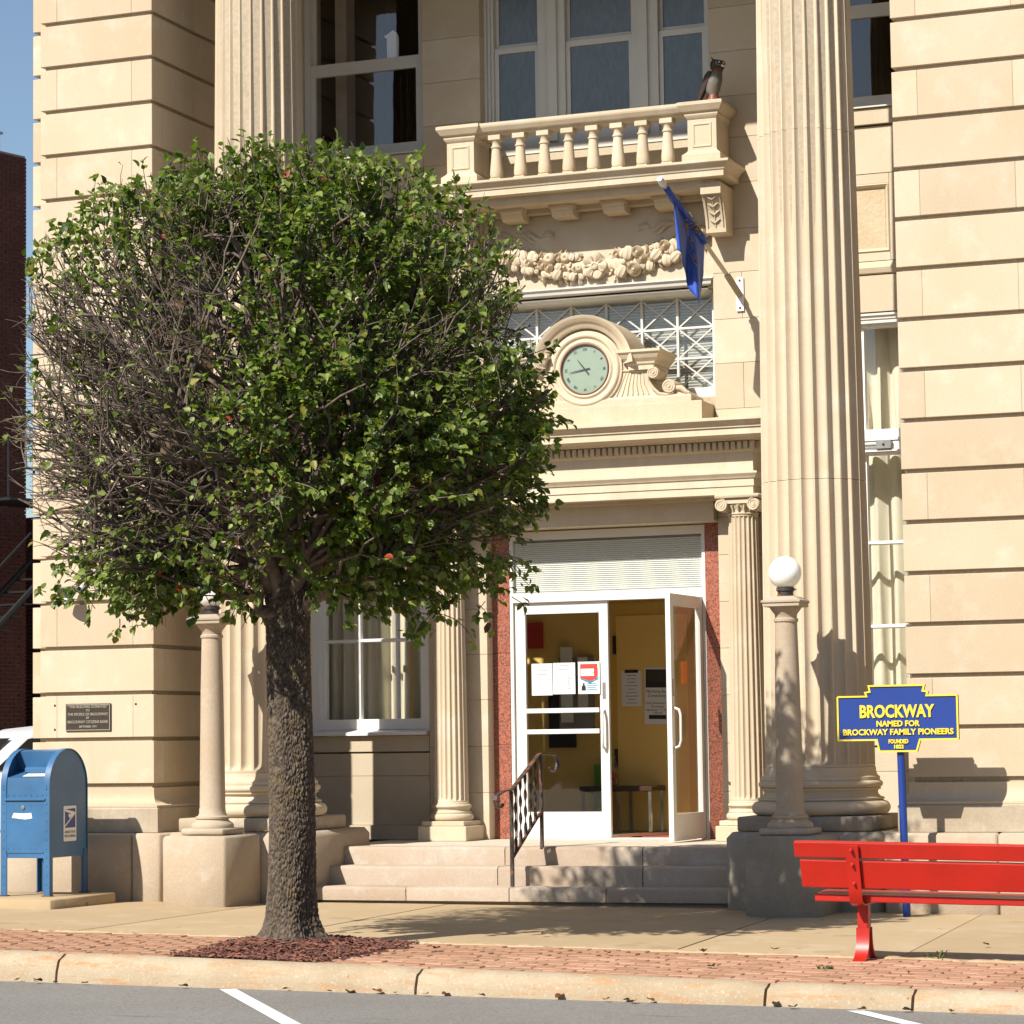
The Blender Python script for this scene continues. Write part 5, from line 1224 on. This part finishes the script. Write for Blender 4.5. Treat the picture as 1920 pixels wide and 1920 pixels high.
idx = np.arange(nz*nth).reshape(nz, nth); f = np.stack([idx[:-1], np.roll(idx, -1, 1)[:-1], np.roll(idx, -1, 1)[1:], idx[1:]], 2).reshape(-1, 4)
me.from_pydata(verts.tolist(), [], f.tolist()); at = me.attributes.new('ridge', 'FLOAT', 'POINT'); at.data.foreach_set('value', ridge.ravel().astype(np.float32))
link('trunk', me, M['bark'], tree, 179)
# crown envelope in (sideways, depth, height)
CS, CZ, HS, HD, HZ = -.02, 3.80, 1.90, 1.72, 1.64
zm = lambda z: 3.80+(z-4.02)*.90
def inside(s, d_, z):
    n_ = 2.2 if z > CZ else 3.0
    return np.abs((s-CS)/HS)**n_+np.abs(d_/HD)**2.3+np.abs((z-CZ)/HZ)**n_
def clump(s, d_, z):      # smooth 3-D noise that opens gaps between leaf masses
    return math.sin(s*3.1+1.3*math.sin(z*2.3+d_))+math.sin(z*3.7+1.1*math.sin(d_*2.9-s))+math.sin(d_*3.3+1.2*math.sin(s*2.1+z*1.7))
def W3(s, d_, z): return np.array([TX, TY, 0])+CR*s+CF*d_+np.array([0, 0, z])
def curve(p0, p1, bend, n_):
    p0, p1 = np.array(p0), np.array(p1); m_ = (p0+p1)/2+bend; t = np.linspace(0, 1, n_)[:, None]
    return (1-t)**2*p0+2*t*(1-t)*m_+t*t*p1
tubes = []     # (points, radii)
# main limbs fan out from the fork
fork = (0, 0, 2.16+TZ)
limb_targets = [(-1.15, -.4, 3.55, .085), (-1.5, .3, 4.3, .07), (-.75, .5, 4.9, .075), (-.35, -.5, 5.1, .075), (.1, .2, 5.3, .085), (.55, -.55, 4.9, .075), (1.0, .4, 4.7, .07), (1.35, -.2, 3.95, .075), (.8, -1.0, 3.6, .06), (-.7, -1.1, 3.7, .06), (.4, 1.2, 4.0, .055), (-.6, 1.2, 3.9, .055), (1.35, .6, 3.2, .05), (-1.35, -.6, 2.75, .055), (.95, -.8, 2.75, .045), (.1, -1.3, 4.5, .05)]
limbs = []
for (s, d_, z, r0) in limb_targets:
    s, d_, z = s*.92, d_*.92, zm(z)
    up = max(0, z-3.2)
    c = curve(fork, (s, d_, z), np.array([-s*.18+rng.normal()*.06, -d_*.15, .10+up*.18]), 14)
    c[1:-1] += rng.normal(0, .022, (12, 3)); rr = np.linspace(r0, .018, 14)
    rr[0] *= 1.25; tubes.append((c, rr)); limbs.append((c, rr))
sec = []
nsec = 460
for i in range(nsec):
    c, rr = limbs[rng.integers(len(limbs))]; k = rng.integers(3, 14); p0 = c[k]
    for _ in range(60):
        dirn = np.array([rng.normal(), rng.normal(), rng.normal()*1.05+.1]); dirn /= np.linalg.norm(dirn)
        t_ = rng.uniform(.72, .97); tgt = np.array([CS+HS*dirn[0]*t_*1.1, HD*dirn[1]*t_*1.05, CZ+HZ*dirn[2]*t_*1.1])
        if inside(*tgt) > .95: continue
        v = tgt-p0; ln = np.linalg.norm(v)
        if .5 < ln < 1.7 and np.dot(v, p0-np.array([0, 0, 2.7])) > .1*ln: break
    else: continue
    q_ = curve(p0, tgt, np.array([rng.normal()*.08, rng.normal()*.08, .05+rng.normal()*.08]), 9); q_[1:-1] += rng.normal(0, .018, (7, 3))
    r0 = min(rr[k]*.75, .022); tubes.append((q_, np.linspace(r0, .0055, 9))); sec.append(q_)
# bare patches: left half of the crown and a hollow near the right
def leafiness(p):
    s, d_, z = p[0]/.92, p[1]/.92, 4.02+(p[2]-3.80)/.90
    a = 1.0
    left = 1/(1+math.exp((s+.34)*7)); mid = math.exp(-((z-3.90)/1.36)**6)
    a *= 1-.955*left*mid
    if d_ > -.2: a *= (1-.6*left)
    elif s > .6 and z < 3.6: a = min(1.0, a*1.2)
    a *= 1-.80*math.exp(-(((s-1.05)/.42)**2+((z-4.25)/.28)**2))*(1 if d_ < .6 else .3)
    a *= 1-.55*math.exp(-(((s-.2)/.4)**2+((z-3.35)/.30)**2))
    a *= 1-.45*math.exp(-(((s-.35)/.5)**2+((z-4.45)/.22)**2))
    c_ = clump(s, d_, z); a *= min(1.0, max(.12, (.72 if s < -.2 else .92)+.42*c_))
    if d_ > .3 and s > -.1: a = max(a, .8)
    return a
lp, lnrm, ldir, lsz, lfl = [], [], [], [], []
def add_leaves(q_, n_, p_):
    for _ in range(n_):
        if rng.random() > p_: continue
        t_ = rng.uniform(.25, 1.0); k = min(len(q_)-2, int(t_*(len(q_)-1))); f_ = t_*(len(q_)-1)-k
        lp.append(q_[k]*(1-f_)+q_[k+1]*f_+rng.normal(0, .012, 3)); v = q_[k+1]-q_[k]; ldir.append(v/np.linalg.norm(v))
ntw = 0
for i in range(4600):
    q0 = sec[rng.integers(len(sec))]; k = rng.integers(2, 9); p0 = q0[k]
    out = (p0-np.array([CS, 0, CZ-.7]))/np.array([HS, HD, HZ]); out /= np.linalg.norm(out)+1e-6
    bare = leafiness(p0) < .45
    ln = rng.uniform(.22, .52)*(1.12 if bare else 1); dv = out*1.0+rng.normal(0, .55, 3)+np.array([0, 0, .30]); dv /= np.linalg.norm(dv)
    p1 = p0+dv*ln; e = inside(*p1)
    if e > (1.0 if rng.random() < .96 else 1.15): continue
    q_ = curve(p0, p1, rng.normal(0, .045, 3), 5); tubes.append((q_, np.linspace(.0062 if bare else .005, .0020, 5))); ntw += 1
    if bare:
        for _ in range(2):
            kk = rng.integers(1, 4); dv2 = dv+rng.normal(0, .6, 3); dv2 /= np.linalg.norm(dv2); tubes.append((curve(q_[kk], q_[kk]+dv2*rng.uniform(.08, .22), rng.normal(0, .02, 3), 4), np.linspace(.0036, .0016, 4)))
    add_leaves(q_, 24, leafiness(p1)*(.5 if e < .35 else 1.0))
# sprays of shoots and leaves along the top and rim
for i in range(330):
    a = rng.uniform(0, 2*np.pi); s = CS+rng.uniform(-1, 1)*HS*.86; d_ = rng.uniform(-.8, .8)*HD
    z = CZ+HZ*max(0, 1-abs((s-CS)/HS)**2.2-abs(d_/HD)**2.3)**(1/2.2)
    p0 = np.array([s, d_, z-.16]); p1 = p0+np.array([rng.normal()*.07, rng.normal()*.07, rng.uniform(.12, .28)])
    q_ = curve(p0, p1, rng.normal(0, .02, 3), 5); tubes.append((q_, np.linspace(.004, .0015, 5))); add_leaves(q_, 9, .9 if rng.random() < .8 else .1)
for (s, z, n_) in ((-1.75, 4.6, 30), (-1.6, 2.55, 90), (-1.4, 2.42, 140), (-1.05, 2.38, 150), (-.7, 2.55, 90), (-1.7, 4.95, 60),  (1.62, 3.0, 90), (1.55, 2.6, 120), (1.5, 2.40, 150), (1.0, 2.28, 140), (.6, 2.35, 90)):
    s, z = s*.92, zm(z)
    for _ in range(n_//9):
        d_ = rng.uniform(-.7, .7); p0 = np.array([s+rng.normal()*.11, d_, z+rng.normal()*.08+.05]); p1 = p0+rng.normal(0, .11, 3)+np.array([np.sign(s)*.05, 0, -.03])
        q_ = curve(p0, p1, rng.normal(0, .03, 3), 5); tubes.append((q_, np.linspace(.004, .0018, 5))); add_leaves(q_, 10, .85)
lp = np.array(lp); ldir = np.array(ldir); NL = len(lp)
# tubes: limbs in one mesh, twigs in another
def tube_mesh(items, n_, name, mat, smooth):
    V, F = [], []
    off = 0
    for c, rr in items:
        k = len(c); tg = np.gradient(c, axis=0); tg /= np.linalg.norm(tg, axis=1)[:, None]+1e-9
        ref = np.array([0, 0, 1.0]) if abs(tg[0][2]) < .9 else np.array([1.0, 0, 0])
        u_ = np.cross(tg, ref); u_ /= np.linalg.norm(u_, axis=1)[:, None]+1e-9; w_ = np.cross(tg, u_)
        a = np.arange(n_)*2*np.pi/n_
        pts = c[:, None, :]+(u_[:, None, :]*np.cos(a)[None, :, None]+w_[:, None, :]*np.sin(a)[None, :, None])*rr[:, None, None]
        V.append((np.array([TX, TY, 0])+pts[..., 0:1]*CR+pts[..., 1:2]*CF+pts[..., 2:3]*np.array([0, 0, 1.0])).reshape(-1, 3))
        ix = off+np.arange(k*n_).reshape(k, n_); F.append(np.stack([ix[:-1], np.roll(ix, -1, 1)[:-1], np.roll(ix, -1, 1)[1:], ix[1:]], 2).reshape(-1, 4)); off += k*n_
    V = np.concatenate(V); F = np.concatenate(F); me = bpy.data.meshes.new(name)
    me.vertices.add(len(V)); me.vertices.foreach_set('co', V.ravel().astype(np.float32)); me.loops.add(F.size); me.loops.foreach_set('vertex_index', F.ravel().astype(np.int32))
    me.polygons.add(len(F)); me.polygons.foreach_set('loop_start', np.arange(0, F.size, 4, dtype=np.int32)); me.update(calc_edges=True); me.validate()
    return link(name, me, mat, tree, smooth)
for it in tubes[:len(limbs)]:
    tube_mesh([it], 10, 'limb', M['twig'], 179)
tag(tube_mesh(tubes[len(limbs):], 4, 'twigs', M['twig'], 179), kind='stuff')
# leaves
LT = np.array([[0, 0, 0], [-.34, .22, .06], [-.40, .50, .09], [-.22, .80, .05], [0, 1.06, -.10], [.22, .80, .05], [.40, .50, .09], [.34, .22, .06], [0, .52, -.03]])
LF = np.array([[0, 8, 1], [1, 8, 2], [2, 8, 3], [3, 8, 4], [4, 8, 5], [5, 8, 6], [6, 8, 7], [7, 8, 0]])
out = (lp-np.array([CS, 0, CZ-.5])); out /= np.linalg.norm(out, axis=1)[:, None]
dirs = ldir*.5+out*.35+rng.normal(0, .55, (NL, 3))+np.array([0, 0, -.45]); dirs /= np.linalg.norm(dirs, axis=1)[:, None]
nr = out*.55+np.array([0, -.15, .75])+rng.normal(0, .48, (NL, 3)); nr -= dirs*np.sum(nr*dirs, 1)[:, None]; nr /= np.linalg.norm(nr, axis=1)[:, None]+1e-9
sd = np.cross(dirs, nr); sz = rng.uniform(.037, .068, NL)*np.where(rng.random(NL) < .12, .7, 1.0)
curl = rng.uniform(.4, 1.8, NL)
T = np.repeat(LT[None], NL, 0); T[..., 2] *= curl[:, None]
Pl = lp[:, None, :]+(T[..., 0:1]*sd[:, None, :]+T[..., 1:2]*dirs[:, None, :]+T[..., 2:3]*nr[:, None, :])*sz[:, None, None]
V = np.array([TX, TY, 0])+Pl[..., 0:1]*CR+Pl[..., 1:2]*CF+Pl[..., 2:3]*np.array([0, 0, 1.0])
hue = rng.random(NL); c0 = np.array([.045, .088, .012]); c1 = np.array([.245, .300, .055]); colr = c0+(c1-c0)*hue[:, None]
yel = rng.random(NL) < .035; colr[yel] = np.array([.22, .19, .03])*rng.uniform(.7, 1.2, (yel.sum(), 1))
redm = rng.random(NL) < .005; colr[redm] = np.array([.36, .055, .018])*rng.uniform(.6, 1.2, (redm.sum(), 1))
brn = rng.random(NL) < .02; colr[brn] = np.array([.10, .05, .02])
depth = np.array([inside(*p) for p in lp]); vis = (lp[:, 1] < -.4)*depth*sz
pick = np.argsort(-vis)[:300]; rest = np.setdiff1d(np.arange(NL), pick)
def leaf_mesh(name, ids):
    n_ = len(ids); v = V[ids].reshape(-1, 3); fi = (LF[None]+np.arange(n_)[:, None, None]*9).reshape(-1, 3); me = bpy.data.meshes.new(name)
    me.vertices.add(len(v)); me.vertices.foreach_set('co', v.ravel().astype(np.float32)); me.loops.add(fi.size); me.loops.foreach_set('vertex_index', fi.ravel().astype(np.int32))
    me.polygons.add(len(fi)); me.polygons.foreach_set('loop_start', np.arange(0, fi.size, 3, dtype=np.int32)); me.update(calc_edges=True)
    at = me.attributes.new('tint', 'FLOAT_COLOR', 'POINT'); at.data.foreach_set('color', np.repeat(np.concatenate([colr[ids], np.ones((n_, 1))], 1), 9, 0).ravel().astype(np.float32)); return me
tag(link('crown', leaf_mesh('crown', rest), M['leaf'], tree, 179), kind='stuff')
for i in pick: link('leaf', leaf_mesh('leaf', np.array([i])), M['leaf'], tree, 179)
print('leaves', NL, 'twigs', ntw)
# ================================================================ FALLEN LEAVES, WEEDS
def fallen(x, y, z, s, rz, c, label):
    k = MB(); tip = LT*np.array([1, 1, 1.0]); v = [(p[0]*s, p[1]*s, abs(p[2])*s*2.5+.006+.02*s/.08*(abs(p[0])**2)) for p in tip]
    k.add(v, [tuple(int(a) for a in f_) for f_ in LF]); me = k.mesh('fallen_leaf', False)
    at = me.attributes.new('tint', 'FLOAT_COLOR', 'POINT'); at.data.foreach_set('color', [q for _ in v for q in (*c, 1.0)])
    o = link('fallen_leaf', me, M['leaf']); o.location = (x, y, z); o.rotation_euler = (random.uniform(-.2, .2), random.uniform(-.2, .2), rz)
    tag(o, label, 'leaf', 'dry fallen leaves'); return o
rl = random.Random(9); brown = (.16, .06, .025); dk = (.05, .028, .018)
for i, x in enumerate([-1.2, -1.02, -.95, -.85, -.7, .1, .75, 1.05, 1.25, 1.45, 1.55, 1.66, 1.8, 2.1, 2.5, 2.85, 2.95, 3.05, 3.15, 3.95, 4.1, 4.5, 4.75, 5.0]):
    fallen(x+rl.uniform(-.05, .05), -5.80-rl.uniform(0, .05), roadz(x, -5.8)+.006, rl.uniform(.04, .08), rl.uniform(0, 6), brown if rl.random() < .55 else dk, 'dry brown leaf lying in the gutter against the kerb')['group'] = 'dry leaves in the gutter'
for (x, y, c) in ((1.46, -3.18, brown), (3.33, -3.77, brown), (3.85, -3.5, dk), (4.6, -3.0, dk), (4.95, -2.1, dk), (2.4, -4.4, dk), (3.3, -5.0, dk), (4.5, -4.9, dk), (2.95, -4.1, dk), (1.2, -4.5, dk)):
    fallen(x, y, gz(x, y)+.01, rl.uniform(.05, .08), rl.uniform(0, 6), c, 'dry brown leaf lying on the sidewalk or brick paving')
def weed(x, y, n_, h, label):
    b = MB()
    for i in range(n_):
        a = rl.uniform(0, 2*PI); l = h*rl.uniform(.5, 1.1); w_ = .005; dx, dy = math.cos(a), math.sin(a); ox, oy = rl.uniform(-.05, .05), rl.uniform(-.02, .02)
        b.add([(ox-dy*w_, oy+dx*w_, 0), (ox+dy*w_, oy-dx*w_, 0), (ox+dx*l*.5+dy*w_, oy+dy*l*.5-dx*w_, l*.6), (ox+dx*l*.5-dy*w_, oy+dy*l*.5+dx*w_, l*.6), (ox+dx*l, oy+dy*l, l*.55)], [(0, 1, 2, 3), (3, 2, 4)])
    o = b.build('weed', M['weed'], fix=False); o.location = (x, y, gz(x, y)); tag(o, label, 'weed')
weed(3.95, -4.75, 26, .035, 'flat tuft of weeds in the bricks in front of the bench leg'); weed(4.45, -3.95, 12, .10, 'taller grass tuft growing under the bench')
weed(4.55, -.24, 22, .04, 'small weeds along the foot of the right pier'); weed(4.75, -.24, 18, .035, 'last weed tuft at the right edge by the pier foot')
# ================================================================ BACKGROUND LEFT
nb = thing('brick_building', (-17.58, 21.15, -.5), 'dark red brick building in shade at the left edge', 'building', rz=R(-13.6))
# local axes: +y runs along the visible wall away from the street, +x is its outward normal
MB().box(-8, -.02, -9, 0, 0, 12.5).build('wall_core', M['mortar'], nb)
bk = MB(); rb = random.Random(2)
for k in range(int(12.5/.0725)):
    for j in range(11):
        y0 = -2.3+.213*j+(.106 if k % 2 else 0)
        if y0+.2 > .02: continue
        p_ = rb.uniform(-.004, .004); bk.box(-.06, .0+p_, y0, y0+.2, .0725*k, .0725*k+.061)
    yl_ = -2.3+.213*11+(.0 if k % 2 else .106)
    bk.box(-.06, .002, -.10 if k % 2 else -.16, .012, .0725*k, .0725*k+.061)
tag(bk.build('bricks', M['darkbrick'], nb, fix=False), kind='stuff')
MB().box(-7, -.35, -8, -.30, 12.5, 12.9).build('roof_cladding', M['slate'], nb); MB().box(-7.1, -.31, -8.1, -.26, 12.9, 12.94).build('roof_edge', M['steel'], nb)
wing = thing('brick_wing', (-17.2, 22.4, -.5), 'lower dark brick wing behind the far building, left of the pier', 'building', rz=R(-13.6))
MB().box(-2.5, 1.2, 0, 3, 0, 6.1).build('wall_core', M['mortar'], wing); bk = MB()
for k in range(84):
    for j in range(17): 
        x0 = -2.5+.213*j+(.106 if k % 2 else 0); bk.box(x0, x0+.2, -.012+rb.uniform(-.003, .003), .05, .0725*k, .0725*k+.061)
tag(bk.build('bricks', M['darkbrick'], wing, fix=False), kind='stuff')
fe = thing('fire_escape', (-17.05, 20.6, -.5), 'black iron fire escape stair on the dark brick wall', 'fire escape', rz=R(-13.6))
MB().box(.02, 1.0, -1.6, 1.0, 6.05, 6.10).build('platform', M['black'], fe)
for y in (-1.6, -1.0, -.4, .2, .8, 1.0): MB().box(.95, .98, y-.015, y+.015, 6.1, 7.1).build('rail_post', M['black'], fe)
MB().box(.95, .98, -1.6, 1.0, 7.08, 7.11).build('rail', M['black'], fe); MB().box(.95, .98, -1.6, 1.0, 6.6, 6.62).build('rail', M['black'], fe)
for x in (.15, .85): MB().tube([(x, .9, 6.05), (x, -2.6, 3.2)], .05, 6).build('stringer', M['black'], fe)
for i in range(12): MB().box(.12, .88, .8-.28*i, 1.05-.28*i, 5.9-.23*i, 5.93-.23*i).build('tread', M['black'], fe)
MB().tube([(.9, .9, 7.1), (.9, -2.6, 4.2)], .02, 6).build('rail', M['black'], fe)
# parked white car in the alley
car = thing('parked_car', (-11.0, 10.47, -.02), 'white car parked in the alley behind the mailbox', 'car', rz=R(50))
side_ = [(-2.3, .35), (-2.32, .62), (-2.2, .82), (-1.35, .98), (-1.05, 1.03), (-.45, 1.52), (-.1, 1.64), (.5, 1.70), (1.3, 1.68), (1.75, 1.60), (2.1, 1.10), (2.25, .95), (2.3, .45), (2.2, .32)]
cb = MB(); rings = []
for y, sx in ((-.92, .97), (-.90, 1.0), (0, 1.0), (.90, 1.0), (.92, .97)):
    rings.append([(x*sx, y*(1 if z < 1.05 else 1-.16*(z-1.05)/.6), z if abs(y) < .91 else .35+(z-.35)*.985) for x, z in side_])
cb.loft(rings, True, True, True); cb.build('body', M['carwhite'], car, smooth=35)
for sy in (-1, 1):
    tilt = lambda z: sy*(.925-.16*.92*max(0, z-1.05)/.6)
    for nm, pl_ in (('side_window', [(-.78, 1.10), (-.30, 1.50), (.12, 1.58), (.12, 1.10)]), ('side_window', [(.20, 1.10), (.20, 1.585), (1.0, 1.60), (1.08, 1.10)]), ('side_window', [(1.16, 1.10), (1.08, 1.60), (1.5, 1.58), (1.85, 1.12)])):
        b = MB(); b.add([(x, tilt(z)+sy*.004, z) for x, z in pl_], [tuple(range(len(pl_)))]); b.build(nm, M['carglass'], car)
    for wx in (-1.42, 1.40):
        wh = MB().lathe_y(wx, .34, [(.0005, sy*.80), (.33, sy*.80), (.345, sy*.82), (.345, sy*.93), (.33, sy*.945), (.22, sy*.945), (.21, sy*.93)], 28).build('wheel', M['rubber'], car, smooth=40)
        MB().lathe_y(wx, .34, [(.205, sy*.935), (.19, sy*.942), (.06, sy*.948), (.0005, sy*.95)], 20).build('rim', M['steel'], wh, smooth=40)
    MB().box(-2.28, -2.05, sy*.62, sy*.86, .66, .80, .03).build('headlight', M['paper'], car)
MB().add([(-.97, -.82, 1.115), (-.97, .82, 1.115), (-.50, .76, 1.50), (-.50, -.76, 1.50)], [(0, 1, 2, 3)]).build('windscreen', M['carglass'], car)
for o_ in car.children:
    if o_.name.startswith('windscreen'): o_.location = (-.016, 0, .016)

# ---- the row across the street, behind the viewpoint
opp = thing('street_row', (0, -50, -.9), 'row of brick shops across the street, behind the viewpoint', 'building')
xo = -60
ro = random.Random(4)
while xo < 70:
    wd = ro.uniform(9, 16); hh = ro.uniform(8.5, 13)
    MB().box(xo, xo+wd, -9, 0, 0, hh).build('facade', M['darkbrick'] if ro.random() < .6 else M['limedirty'], opp); MB().box(xo-.05, xo+wd+.05, -.2, .35, hh-.6, hh+.1).build('cornice', M['greypaint'], opp)
    nw = int(wd/2.4)
    for fl_ in range(int((hh-4.5)/3.2)):
        for j in range(nw): MB().box(xo+1+j*(wd-1)/nw, xo+2.1+j*(wd-1)/nw, -.05, .03, 4.6+fl_*3.2, 6.6+fl_*3.2).build('window', M['carglass'], opp)
    MB().box(xo+.6, xo+wd-.6, -.05, .04, .6, 3.4).build('shop_window', M['carglass'], opp)
    xo += wd+.02
